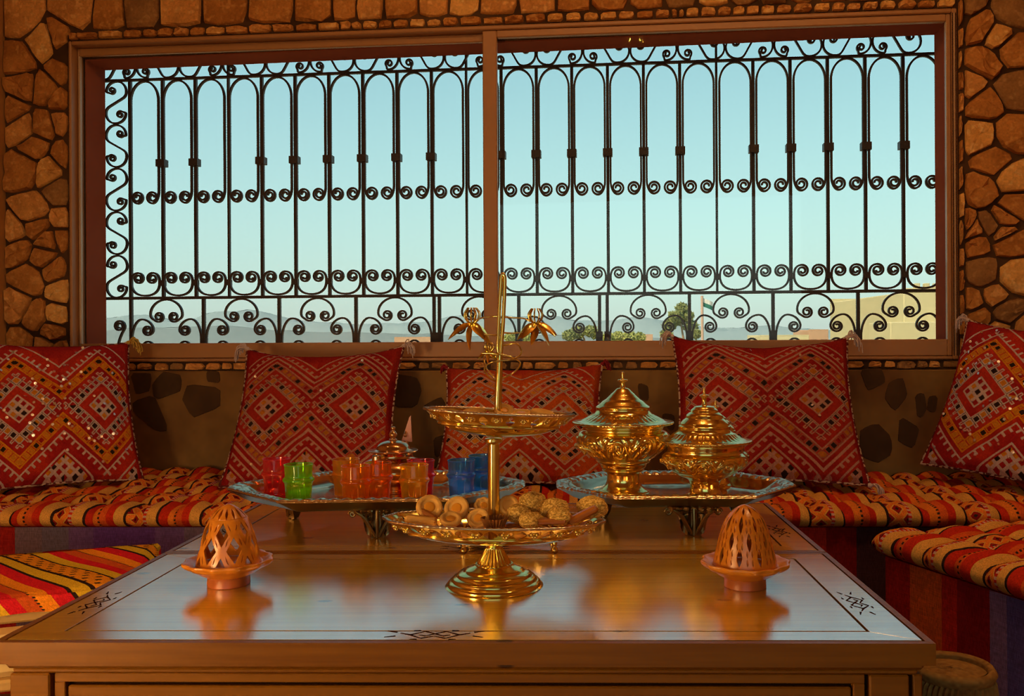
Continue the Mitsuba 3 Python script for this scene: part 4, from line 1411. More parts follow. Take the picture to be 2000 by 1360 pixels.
ZS = 0.488
cushion('red kilim cushion with orange zigzag and sequins in the dark left corner', (-1.43, 2.60, ZS), 0.43, 0.47, 0.15, 27, 38, -1, 'm_kilim_b', [(1, 1, 'm_tassel_yellow', 1.3)], 70, 21, droop=0.05)
cushion('red kilim cushion with white tassels, second from the left, behind the red and green glasses', (-0.725, 2.60, ZS), 0.50, 0.485, 0.14, 35, 1, 1.0, 'm_kilim_a', [(-1, 1, 'm_tassel', 1.4), (1, 1, 'm_tassel', 1.2)], 8, 22, droop=0.17)
cushion('orange-red kilim cushion with dark red corners, directly behind the cake stand', (-0.105, 2.565, ZS), 0.50, 0.45, 0.15, 42, -3, 1.5, 'm_kilim_c', [(1, 1, 'm_tassel_red', 0.9), (-1, 1, 'm_tassel_red', 0.7)], 0, 23, droop=0.12)
cushion('large red kilim cushion with white tassels, behind the two brass bowls', (0.600, 2.50, ZS + 0.014), 0.535, 0.50, 0.15, 35, -5, -0.8, 'm_kilim_a', [(-1, 1, 'm_tassel', 1.3), (1, 1, 'm_tassel', 1.4), (1, -1, 'm_tassel', 1.2)], 10, 24, droop=0.17)
cushion('bright kilim cushion with orange zigzag and sequins in the right corner', (1.245, 2.46, ZS + 0.020), 0.50, 0.48, 0.16, 27, -44, -7, 'm_kilim_b', [(-1, 1, 'm_tassel', 1.3)], 110, 25, droop=0.06)
# ------------------------------------------------------------------ pierced clay tea-light lanterns
def prism_cut(poly, r0, r1, ang, z):
    """outline (tangential, vertical) pushed through radially from r0 to r1 at angle ang and height z"""
    P_ = Polygon(poly)
    P_ = np.array(P_.exterior.coords[:-1]) if P_.exterior.is_ccw else np.array(P_.exterior.coords[:-1])[::-1]
    m = CrossSection([P_]).extrude(r1 - r0)      # x tangential, y vertical, z radial
    return m.rotate([90, 0, 90]).translate([r0, 0, 0]).rotate([0, 0, math.degrees(ang)]).translate([0, 0, z])


def lens(w, h, n=7, k=1.0):
    t = np.linspace(-1, 1, n)
    right = [(w / 2 * (1 - abs(a) ** (1 + k * 0.6)), a * h / 2) for a in t]
    return right + [(-x, y) for x, y in right[::-1][1:-1]]


def lantern(label, pos, style):
    k = thing('tea_light_lantern', label, 'lantern')
    pos = np.array(pos)
    rz = [(0.0494, 0.0), (0.0470, 0.012), (0.0436, 0.0254), (0.0405, 0.039), (0.0370, 0.0514), (0.0330, 0.062), (0.028, 0.0722), (0.0176, 0.0839), (0.0078, 0.0904), (0.0, 0.0932)]
    c = spline(rz, 4)
    c[:, 0] = np.maximum(c[:, 0], 0)
    R = lambda z: float(np.interp(z, c[:, 1], c[:, 0]))
    th = 0.0036
    outer = lathe(np.vstack([[[0, 0]], c[:-1], [[0.0, 0.0932]]]), 64)
    inner_c = np.array([(max(r - th, 0.0), z - th * 0.6 * (z / 0.09)) for r, z in c])
    inner = lathe(np.vstack([[[0, -0.01]], [[c[0, 0] - th, -0.01]], inner_c[1:-1], [[0.0, 0.0932 - th]]]), 48)
    def solid(m):
        m = m.copy()
        m.merge_vertices(digits_vertex=7)
        m.update_faces(m.nondegenerate_faces(height=1e-9))
        return Manifold(m3.Mesh(np.asarray(m.vertices, np.float32), np.asarray(m.faces, np.uint32)))
    M = solid(outer) - solid(inner)
    cuts = []
    n = 7 if style == 0 else 9
    if style == 0:
        for i in range(n):
            a = 2 * math.pi * (i + 0.35) / n
            a2 = a + math.pi / n
            cuts.append(prism_cut([(0, -0.0180), (0.0092, 0), (0, 0.0180), (-0.0092, 0)], 0.008, 0.07, a, 0.0500))
            cuts.append(prism_cut([(0, -0.0200), (0.0118, 0), (0, 0.0200), (-0.0118, 0)], 0.008, 0.07, a2, 0.0262))
            cuts.append(prism_cut([(0, 0.0065), (0.0075, -0.0075), (-0.0075, -0.0075)], 0.008, 0.07, a, 0.0105))
            # incised grooves along the lattice
            for (aa, z, s) in ((a + 0.20, 0.039, 1), (a - 0.20, 0.039, -1), (a + 0.20, 0.0135, -1), (a - 0.20, 0.0135, 1), (a2 + 0.17, 0.0615, 1), (a2 - 0.17, 0.0615, -1)):
                p = np.array(lens(0.0026, 0.0155))
                q = s * 0.42
                p = np.c_[p[:, 0] * math.cos(q) + p[:, 1] * math.sin(q) * 0.8, -p[:, 0] * math.sin(q) + p[:, 1] * math.cos(q)]
                cuts.append(prism_cut(p, R(z) - 0.0018, 0.07, aa, z))
        for i in range(14):
            a = 2 * math.pi * i / 14
            cuts.append(prism_cut(lens(0.0042, 0.016), 0.0135, 0.07, a, 0.0795))
        cuts.append((Manifold.cylinder(0.0014, 0.04, 0.04, 64) - Manifold.cylinder(0.0014, 0.0272, 0.0272, 64)).translate([0, 0, 0.0715]))
    else:
        for (z, w, h, off) in ((0.0655, 0.0062, 0.0260, 0.0), (0.0415, 0.0078, 0.0280, 0.5), (0.0185, 0.0086, 0.0280, 0.0)):
            for i in range(n):
                a = 2 * math.pi * (i + off + 0.2) / n
                cuts.append(prism_cut(lens(w, h), 0.008, 0.07, a, z))
                for da in (-0.5, 0.5):
                    for (dz, hh) in ((0.0062, 0.0115), (-0.0062, 0.0115)):
                        zz = z + dz
                        cuts.append(prism_cut(lens(0.0034, hh), R(zz) - 0.0019, 0.07, a + da * 2 * math.pi / n + (0.09 if dz > 0 else -0.09) * (1 if da > 0 else -1), zz))
        for i in range(10):
            cuts.append(prism_cut(lens(0.0036, 0.011), 0.010, 0.07, 2 * math.pi * i / 10, 0.0845))
    cut = Manifold.batch_boolean(cuts, m3.OpType.Add)
    M = M - cut
    dome = unman(M)
    put(k + '__pierced_dome', move(dome, pos + [0, 0, 0.0352]), 'm_clay', smooth=35)
    def scal(th_, i, r, z):
        return (0.0020 * np.cos(12 * th_) + 0.0010 * np.cos(5 * th_ + style)) * max(0, (r - 0.055) / 0.012)
    prof = spline([(0.0, 0.0335), (0.045, 0.0335), (0.054, 0.036), (0.0625, 0.0405), (0.0668, 0.041), (0.0668, 0.0365), (0.061, 0.0310), (0.052, 0.0265), (0.043, 0.0205), (0.0345, 0.0165)], 3)[::-1]
    part(k, 'saucer', move(lathe(prof, 120, scal), pos), 'm_clay', smooth=True)
    part(k, 'foot', move(lathe([(0.0, 0.0), (0.031, 0.0), (0.0325, 0.0015), (0.0322, 0.0125), (0.0338, 0.0165), (0.0345, 0.0168), (0.0345, 0.0205), (0.02, 0.022)], 72), pos), 'm_clay_red', smooth=35, label='darker red glazed foot')
    return k


def on_table(x, y, z=ZT_):
    p = at_z(x, y, z)
    return p


pL = on_table(447, 1142)
pR = on_table(1455, 1146)
lantern('brown clay lantern with large diamond openings, left of the cake stand', pL, 0)
lantern('orange clay lantern with narrow leaf-shaped openings, right of the cake stand', pR, 1)

# ------------------------------------------------------------------ two-tier cake stand
CSY = 1.41
CS = np.array([(963 - CX) / F_PX * CSY, CSY, ZT_])
SC_ = CSY / F_PX


def csp(x, y, dy=0.0):
    """point beside the cake stand's axis measured in the photograph, dy behind it"""
    return at_y(x, y, CSY + dy)


cs = thing('cake_stand', 'golden two-tier cake stand with pierced oval dishes and a flowered handle', 'cake stand')


def ribs(th, i, r, z):
    return 0.0009 * np.cos(26 * th) if 0.034 < z < 0.0585 else 0 * th


prof = [(0.0, 0.0), (0.071, 0.0), (0.0733, 0.002), (0.0733, 0.005), (0.070, 0.0085), (0.0665, 0.0095), (0.0650, 0.0135), (0.061, 0.0155), (0.0585, 0.0165), (0.0565, 0.0205), (0.051, 0.0225), (0.0475, 0.0235), (0.0440, 0.0270), (0.0375, 0.0295), (0.0305, 0.0325),
        (0.0295, 0.0345), (0.0262, 0.0360), (0.0232, 0.041), (0.0195, 0.047), (0.0160, 0.053), (0.0132, 0.058), (0.0125, 0.061), (0.0135, 0.066), (0.0, 0.067)]
put(cs + '__base', move(lathe(spline(prof, 3), 144, ribs), CS), 'm_brass', smooth=45)


def dish(parent, name, a, ry, zr, depth, nh, center, tilt, floor_r, seed):
    """oval pierced dish with a beaded rim; a = half width, ry = depth to width"""
    prof_o = spline([(floor_r * 0.2, -depth), (floor_r, -depth), (a * 0.62, -depth * 0.80), (a * 0.82, -depth * 0.47), (a * 0.90, -depth * 0.30), (a, 0.0)], 5)
    nr = len(prof_o)
    n = 168
    th_ = 0.0016
    wave = lambda t, i, r, z: 0.012 * a * np.cos(14 * t) * np.clip((r / a - 0.5) / 0.5, 0, 1)
    o = lathe(np.vstack([[[0, -depth]], prof_o, prof_o[::-1] + [-0.0005, th_], [[0, -depth + th_]]]), n, wave)
    m = o.copy()
    m.merge_vertices(digits_vertex=7)
    m.update_faces(m.nondegenerate_faces(height=1e-10))
    M = Manifold(m3.Mesh(np.asarray(m.vertices, np.float32), np.asarray(m.faces, np.uint32)))
    cuts = []
    for i in range(nh):
        t = 2 * math.pi * (i + 0.5) / nh
        big = lens(a * 0.125, depth * 0.42, 7)
        cuts.append(prism_cut(big, a * 0.5, a * 1.3, t, -depth * 0.27))
        cuts.append(prism_cut(lens(a * 0.060, depth * 0.24, 7), a * 0.5, a * 1.3, t + 0.36 * 2 * math.pi / nh, -depth * 0.21))
        cuts.append(prism_cut(lens(a * 0.060, depth * 0.24, 7), a * 0.5, a * 1.3, t - 0.36 * 2 * math.pi / nh, -depth * 0.21))
        cuts.append(prism_cut(lens(a * 0.13, depth * 0.20, 7), a * 0.4, a * 1.3, t + math.pi / nh, -depth * 0.60))
    M = M - Manifold.batch_boolean(cuts, m3.OpType.Add)
    d = unman(M)
    pos = np.array(center) + [0, 0, zr]
    k = part(parent, name, move(move(d, s=(1, ry, 1)), pos, ry=tilt), 'm_brass', smooth=35)
    t = np.linspace(0, 2 * math.pi, 260, endpoint=False)
    rr = a * (1 + 0.012 * np.cos(14 * t))
    p = np.stack([rr * np.cos(t), rr * ry * np.sin(t), 0 * t + 0.0008], -1)
    rad = 0.0024 + 0.0006 * np.cos(np.arange(260) * 2 * math.pi / 2.6)
    part(k, 'beaded_rim', move(tube(p, rad, 8, closed=True), pos, ry=tilt), 'm_silver', smooth=True)
    # little embossed flowers between the holes
    fl = []
    for i in range(nh):
        ti = 2 * math.pi * i / nh
        q = np.array([a * 0.915 * math.cos(ti), a * 0.915 * ry * math.sin(ti), -depth * 0.24])
        for j in range(6):
            aj = j * math.pi / 3
            tang = np.array([-math.sin(ti), ry * math.cos(ti), 0])
            tang /= np.linalg.norm(tang)
            fl.append(move(trimesh.creation.icosphere(1, 0.0022 * a / 0.17 + 0.0008), q + tang * 0.0042 * math.cos(aj) * a / 0.17 + np.array([0, 0, 0.0042 * math.sin(aj) * a / 0.17])))
    part(k, 'flower_bosses', move(cat_m(fl), pos, ry=tilt), 'm_brass', smooth=True, kind='stuff')
    # second, lower leaf rim
    t = np.linspace(0, 2 * math.pi, 200, endpoint=False)
    rr = a * 0.80 * (1 + 0.02 * np.cos(14 * t))
    p = np.stack([rr * np.cos(t), rr * ry * np.sin(t), 0 * t - depth * 0.53], -1)
    part(k, 'lower_rim', move(tube(p, 0.0022, 7, closed=True), pos, ry=tilt), 'm_brass', smooth=True)
    return k


dish(cs, 'dish', 0.172, 0.46, 0.103, 0.037, 22, CS, math.radians(1.2), 0.035, 3)
part(cs, 'column', move(lathe(spline([(0.0, 0.066), (0.0105, 0.0665), (0.0105, 0.072), (0.0092, 0.078), (0.0092, 0.215), (0.0092, 0.222), (0.0135, 0.2245), (0.0138, 0.228), (0.0125, 0.231), (0.0, 0.232)], 3), 12), CS), 'm_brass', smooth=30)
CS2 = CS + [0.009, 0, 0]
dish(cs, 'dish', 0.116, 0.46, 0.272, 0.038, 16, CS2, math.radians(3.0), 0.022, 4)
p0, p1, p2 = csp(971, 840), csp(976, 690), csp(982, 545)
hd = part(cs, 'handle', tube([p0, csp(973, 780), p1], [0.0058, 0.0056, 0.0052], 12), 'm_brass', smooth=True)
lx = 0.0031
pts = [p1 + [-lx * 0.3, 0, -0.012], p1 + [-lx * 0.9, 0, 0.012], p1 * 0.5 + p2 * 0.5 + [-lx * 1.15, 0, 0], p2 + [-lx, 0, -0.004], p2 + [-lx * 0.6, 0, 0.0055], p2 + [0, 0, 0.0075], p2 + [lx * 0.6, 0, 0.0055], p2 + [lx, 0, -0.004], p1 * 0.5 + p2 * 0.5 + [lx * 1.15, 0, 0], p1 + [lx * 0.9, 0, 0.012], p1 + [lx * 0.3, 0, -0.012]]
part(hd, 'loop', tube(spline(pts, 8), 0.0030, 9), 'm_brass', smooth=True)


def leaf(p, d, up, L, w, bend=0.3, n=9):
    """pointed hammered leaf starting at p along d"""
    d, up = np.asarray(d, float), np.asarray(up, float)
    d /= np.linalg.norm(d)
    up = up - d * (up @ d)
    up /= np.linalg.norm(up)
    s = np.cross(d, up)
    t = np.linspace(0, 1, n)
    hw = w / 2 * np.sin(np.pi * t ** 0.75) ** 0.85
    c = np.asarray(p) + d * (L * t)[:, None] - up * (bend * L * t ** 2)[:, None]
    l = c + s * hw[:, None] + up * (hw * 0.35)[:, None]
    r = c - s * hw[:, None] + up * (hw * 0.35)[:, None]
    V = np.vstack([l, c, r])
    th = up * 0.0005
    V2 = np.vstack([V + th, V - th])
    f = []
    for i in range(n - 1):
        for a in (0, n):
            f += [[a + i, a + i + 1, a + n + i + 1], [a + i, a + n + i + 1, a + n + i]]
            b = 3 * n
            f += [[b + a + i, b + a + n + i + 1, b + a + i + 1], [b + a + i, b + a + n + i, b + a + n + i + 1]]
    return TM(V2, f)


# wire vine round the handle
vine = [csp(966, 738, -0.02), csp(950, 720, -0.012), csp(945, 697, 0), csp(952, 683, 0.012), csp(985, 675, 0.014), csp(1010, 672, 0.006), csp(1018, 690, -0.004), csp(1000, 702, -0.018), csp(960, 708, -0.018), csp(946, 722, 0.0), csp(965, 742, 0.016), csp(1000, 730, 0.014), csp(1016, 712, 0.0), csp(1005, 700, -0.014), csp(975, 692, -0.016), csp(940, 690, -0.006)]
part(cs, 'vine', tube(spline(vine, 9), 0.0014, 6), 'm_brass', smooth=True)
for (pts_, nm) in (([csp(979, 655), csp(960, 655, -0.004), csp(940, 652, -0.006), csp(926, 643, -0.004)], 0), ([csp(978, 618), csp(958, 619, 0.006), csp(938, 622, 0.004), csp(926, 628, 0)], 0), ([csp(980, 650), csp(1000, 651, -0.004), csp(1022, 649, -0.004), csp(1034, 640, -0.002)], 0), ([csp(980, 619), csp(1000, 621, 0.004), csp(1022, 622, 0.003), csp(1036, 628, 0)], 0)):
    part(cs, 'vine', tube(spline(pts_, 6), 0.0013, 6), 'm_brass', smooth=True)


def flower(cx, cy, side, size, nleaf):
    fk = numbered(cs + '__flower')
    c = csp(cx, cy)
    ms = []
    r = np.random.default_rng(int(cx))
    for i in range(11):
        a = 2 * math.pi * i / 11
        rad = size * (0.8 + 0.25 * r.uniform())
        e = np.array([math.cos(a), math.sin(a) * 0.8, 0])
        ms.append(tube(spline([c + [0, 0, -size * 0.55], c + e * rad * 0.75 + [0, 0, -size * 0.1], c + e * rad + [0, 0, size * 0.6], c + e * rad * 0.55 + [0, 0, size * 1.25]], 5), 0.0011, 5))
    put(fk, cat_m(ms), 'm_brass', smooth=True)
    labels[fk] = {'label': 'golden wire flower with drooping leaves'}
    for i in range(nleaf):
        a = -2.2 + 4.4 * i / (nleaf - 1)
        d = np.array([math.sin(a) * 0.75 + side * 0.25, math.cos(a) * 0.45 - 0.3, -0.85 + 0.55 * abs(math.sin(a * 0.9))])
        part(fk, 'leaf', leaf(c + [0, 0, -size * 0.45], d, (side * 0.3, -0.6, 0.7), size * (2.7 + 0.5 * r.uniform()), size * 0.95, 0.25), 'm_brass', smooth=True)
    return fk


flower(922, 624, -1, 0.0145, 5)
flower(1046, 624, 1, 0.0135, 6)
flower(956, 682, -1, 0.008, 3)

# ------------------------------------------------------------------ biscuits on the cake stand
scene['m_biscuit'] = diffuse(proc(lambda p, n, uv: mix(C(0.86, 0.55, 0.16), C(0.72, 0.38, 0.08), fbm(p.x * 160, p.y * 160, p.z * 160, 3))))
scene['m_crumb'] = diffuse(proc(lambda p, n, uv: mix(C(0.88, 0.60, 0.16), C(0.50, 0.28, 0.05), smoothstep(0.35, 0.65, fbm(p.x * 420, p.y * 420, p.z * 420, 3)))))
scene['m_caramel'] = {'type': 'roughplastic', 'diffuse_reflectance': rgb(0.42, 0.13, 0.02), 'alpha': 0.12}
scene['m_jam'] = {'type': 'roughplastic', 'diffuse_reflectance': rgb(0.80, 0.34, 0.03), 'alpha': 0.1}
scene['m_paper'] = diffuse((0.28, 0.11, 0.03))


def axis_to(m, d, spin=0.0):
    M = trimesh.geometry.align_vectors([0, 0, 1], np.asarray(d, float))
    m = move(m, rz=spin)
    m.vertices = m.vertices @ M[:3, :3].T
    return m


def ring_biscuit(x, y, r, d, label, dy=0.0, flower_=False, jam=True):
    k = thing('ring_biscuit', label, 'biscuit', 'filled biscuits on the cake stand')
    p = csp(x, y, dy)
    wob = (lambda t, i, rr, z: 0.10 * r * np.abs(np.cos(4 * t)) * (rr > r * 0.6)) if flower_ else (lambda t, i, rr, z: 0.02 * r * np.cos(3 * t) * (rr > r * 0.6))
    prof = spline([(0.0, -0.30 * r), (0.75 * r, -0.30 * r), (r, -0.18 * r), (1.02 * r, 0.05 * r), (0.93 * r, 0.20 * r), (0.72 * r, 0.20 * r), (0.55 * r, 0.06 * r), (0.0, 0.03 * r)], 3)
    put(k + '__body', move(axis_to(lathe(prof, 48, wob), d), p), 'm_biscuit', smooth=True)
    if jam:
        part(k, 'jam', move(axis_to(lathe(spline([(0.40 * r, 0.03 * r), (0.42 * r, 0.08 * r), (0.30 * r, 0.13 * r), (0.0, 0.15 * r)], 3), 24), d), p), 'm_jam', smooth=True, label='glossy orange jam')
    return k


def crumb_ball(x, y, r, seed, label, dy=0.0, s=(1.1, 1, 0.82)):
    k = thing('crumb_biscuit', label, 'biscuit', 'crumbly biscuits on the cake stand')
    m = trimesh.creation.icosphere(4, 1.0)
    v = m.vertices
    n1 = np.array(meshkit.fbm(v * 2.0 + seed * 7, 3)) - 0.5
    n2 = np.array(meshkit.fbm(v * 9.0 + seed * 3, 3)) - 0.5
    m.vertices = v * (1 + 0.28 * n1 + 0.22 * n2)[:, None] * np.array(s) * r
    put(k, move(m, csp(x, y, dy), rz=seed), 'm_crumb', smooth=True)


def finger(x, y, L, w, h, rz, ry, mat, label, dy=0.0):
    k = thing('finger_biscuit', label, 'biscuit', 'finger biscuits on the cake stand')
    m = cbox((-L / 2, -w / 2, -h / 2), (L / 2, w / 2, h / 2), min(w, h) * 0.3).subdivide().subdivide()
    v = m.vertices
    m.vertices = v * (1 + 0.12 * (np.array(meshkit.noise(v * 220 + x)) - 0.5))[:, None]
    put(k, move(move(m, ry=ry), csp(x, y, dy), rz=rz), mat, smooth=35)


# a hidden layer on the dish floor that carries the visible ones
for i, (dx, dy) in enumerate(((-0.105, 0.0), (-0.068, 0.022), (-0.068, -0.025), (-0.030, 0.028), (-0.032, -0.028), (0.032, 0.028), (0.034, -0.028), (0.07, 0.020), (0.072, -0.024), (0.108, 0.0))):
    q = CS + [dx, dy, 0.084 + 0.006 * abs(dx) / 0.1]
    k = thing('date_biscuit', 'flat brown date biscuit in the bottom layer of the lower dish', 'biscuit', 'bottom layer of biscuits on the cake stand')
    put(k, move(lathe(spline([(0.0, -0.006), (0.014, -0.006), (0.018, 0.0), (0.014, 0.007), (0.0, 0.0085)], 3), 28), q), 'm_caramel' if i % 2 else 'm_biscuit', smooth=True)
G1 = 'pale ring biscuit with orange jam, '
ring_biscuit(839, 991, 0.0205, (0.25, -0.80, 0.55), G1 + 'leftmost on the lower cake-stand dish', 0.012)
ring_biscuit(892, 993, 0.0195, (-0.1, -0.85, 0.5), G1 + 'second from the left on the lower dish', 0.012)
ring_biscuit(934, 1013, 0.0170, (-0.1, -0.8, 0.6), G1 + 'just left of the stand column', -0.020)
ring_biscuit(945, 988, 0.0145, (0.1, -0.7, 0.7), 'scalloped biscuit topped with orange jam behind the column', 0.024, flower_=True)
ring_biscuit(994, 988, 0.0165, (0.35, -0.85, 0.35), 'plain upright round biscuit right of the stand column', 0.010, jam=False)
ring_biscuit(880, 1014, 0.0165, (0.1, -0.45, 0.9), 'flat glossy orange-topped biscuit at the front left of the lower dish', -0.030)
finger(822, 1017, 0.050, 0.017, 0.014, 0.10, 0.12, 'm_biscuit', 'pale thick finger biscuit at the left end of the lower dish', -0.012)
finger(834, 1005, 0.036, 0.012, 0.010, -0.5, 0.35, 'm_caramel', 'dark brown nut bar behind the pale finger biscuit', 0.002)
finger(1137, 1007, 0.052, 0.015, 0.012, 0.15, -0.42, 'm_caramel', 'brown caramel finger leaning at the right end of the lower dish', -0.022)
finger(1076, 1019, 0.046, 0.016, 0.009, 0.1, 0.0, 'm_caramel', 'brown caramel slice lying at the front right of the lower dish', -0.036)
B1 = 'crumbly golden biscuit, '
crumb_ball(1040, 981, 0.0205, 1, B1 + 'highest of the heap right of the column', 0.020, (1.25, 1, 0.78))
crumb_ball(1014, 1004, 0.0190, 2, B1 + 'nearest to the stand column', 0.0)
crumb_ball(1081, 993, 0.0205, 3, B1 + 'middle of the heap behind the front ones', 0.014, (1.25, 1, 0.75))
crumb_ball(1037, 1017, 0.0165, 4, B1 + 'front one of the heap on the dish rim', -0.034, (1.3, 1, 0.75))
crumb_ball(1092, 1009, 0.0185, 5, B1 + 'front right of the heap, left of the caramel finger', -0.020, (1.2, 1, 0.8))
crumb_ball(1157, 991, 0.0205, 6, B1 + 'at the right end of the lower dish', 0.010, (1.2, 1, 0.85))
pc = thing('paper_cup', 'brown ruffled paper cup at the foot of the upper column', 'paper cup')
put(pc, move(lathe([(0.0, 0.0), (0.013, 0.0), (0.0155, 0.006), (0.0205, 0.016), (0.0200, 0.0165), (0.0150, 0.0075), (0.012, 0.002), (0.0, 0.002)], 96, lambda t, i, r, z: 0.0013 * np.cos(24 * t) * (r > 0.012)), csp(966, 1032, -0.034)), 'm_paper', smooth=40)
# a few on the upper dish
for i, (x, y, r, d, jm) in enumerate(((985, 802, 0.015, (0.1, -0.5, 0.8), True), (1058, 807, 0.018, (0.15, -0.12, 1.0), False), (1018, 808, 0.016, (0.0, -0.2, 1.0), True), (925, 804, 0.017, (-0.1, -0.1, 1.0), False))):
    ring_biscuit(x, y, r, d, ('orange jam biscuit beside the handle on the upper dish', 'flat plain biscuit at the right of the upper dish', 'jam biscuit right of the handle on the upper dish', 'flat plain biscuit at the left of the upper dish')[i], 0.0, jam=jm)
for i, (dx, lab) in enumerate(((-0.038, 'brown biscuit lying in the left of the upper dish'), (0.045, 'brown biscuit lying in the right of the upper dish'), (0.012, 'brown biscuit lying in the middle of the upper dish'))):
    k = thing('date_biscuit', lab, 'biscuit')
    put(k, move(lathe(spline([(0.0, -0.006), (0.014, -0.006), (0.018, 0.0), (0.014, 0.007), (0.0, 0.0085)], 3), 28), CS2 + [dx, 0.014 if i == 2 else -0.004, 0.247 - 0.05 * dx * 0.5]), 'm_caramel', smooth=True)

# low footed dish behind the cake stand
fd = thing('footed_dish', 'low golden dish on ball feet partly hidden behind the cake stand', 'dish')
FD = np.array([-0.086, 1.668, ZT_])
put(fd + '__plate', move(move(lathe(spline([(0.0, 0.016), (0.07, 0.016), (0.092, 0.022), (0.108, 0.032), (0.110, 0.034), (0.108, 0.035), (0.09, 0.0255), (0.07, 0.0195), (0.0, 0.0195)], 4), 96, lambda t, i, r, z: 0.003 * np.cos(12 * t) * (r > 0.085)), s=(1, 0.6, 1)), FD), 'm_brass', smooth=40)
for (dx, dy) in ((-0.084, -0.046), (0.084, -0.046), (-0.080, 0.042), (0.080, 0.042)):
    dx *= 0.98
    part(fd, 'foot', move(lathe(spline([(0.0, 0.0), (0.005, 0.001), (0.0068, 0.0055), (0.0045, 0.010), (0.0035, 0.012), (0.0048, 0.016), (0.004, 0.0235)], 4), 18), FD + [dx, dy, 0]), 'm_brass', smooth=True)

# ------------------------------------------------------------------ footed trays
scene['m_tray_rim'] = {'type': 'twosided', 'nested': {'type': 'bumpmap', 'scale': 0.004, 'nested': brass((0.80, 0.66, 0.42), 0.22), 'texture': proc(lambda p, n, uv: voronoi(p.x * 120, p.y * 120)[0] * 0.35, 0.0006)}}


def outline(a, b, tip, mid, n=320, rnd=0.012):
    poly = Polygon([(a, -tip), (a, tip), (mid * a, b), (-mid * a, b), (-a, tip), (-a, -tip), (-mid * a, -b), (mid * a, -b)])
    poly = poly.buffer(-rnd, quad_segs=8).buffer(rnd, quad_segs=8)
    e = poly.exterior
    p = np.array([e.interpolate(i / n * e.length).coords[0] for i in range(n)])
    return p if e.is_ccw else p[::-1]


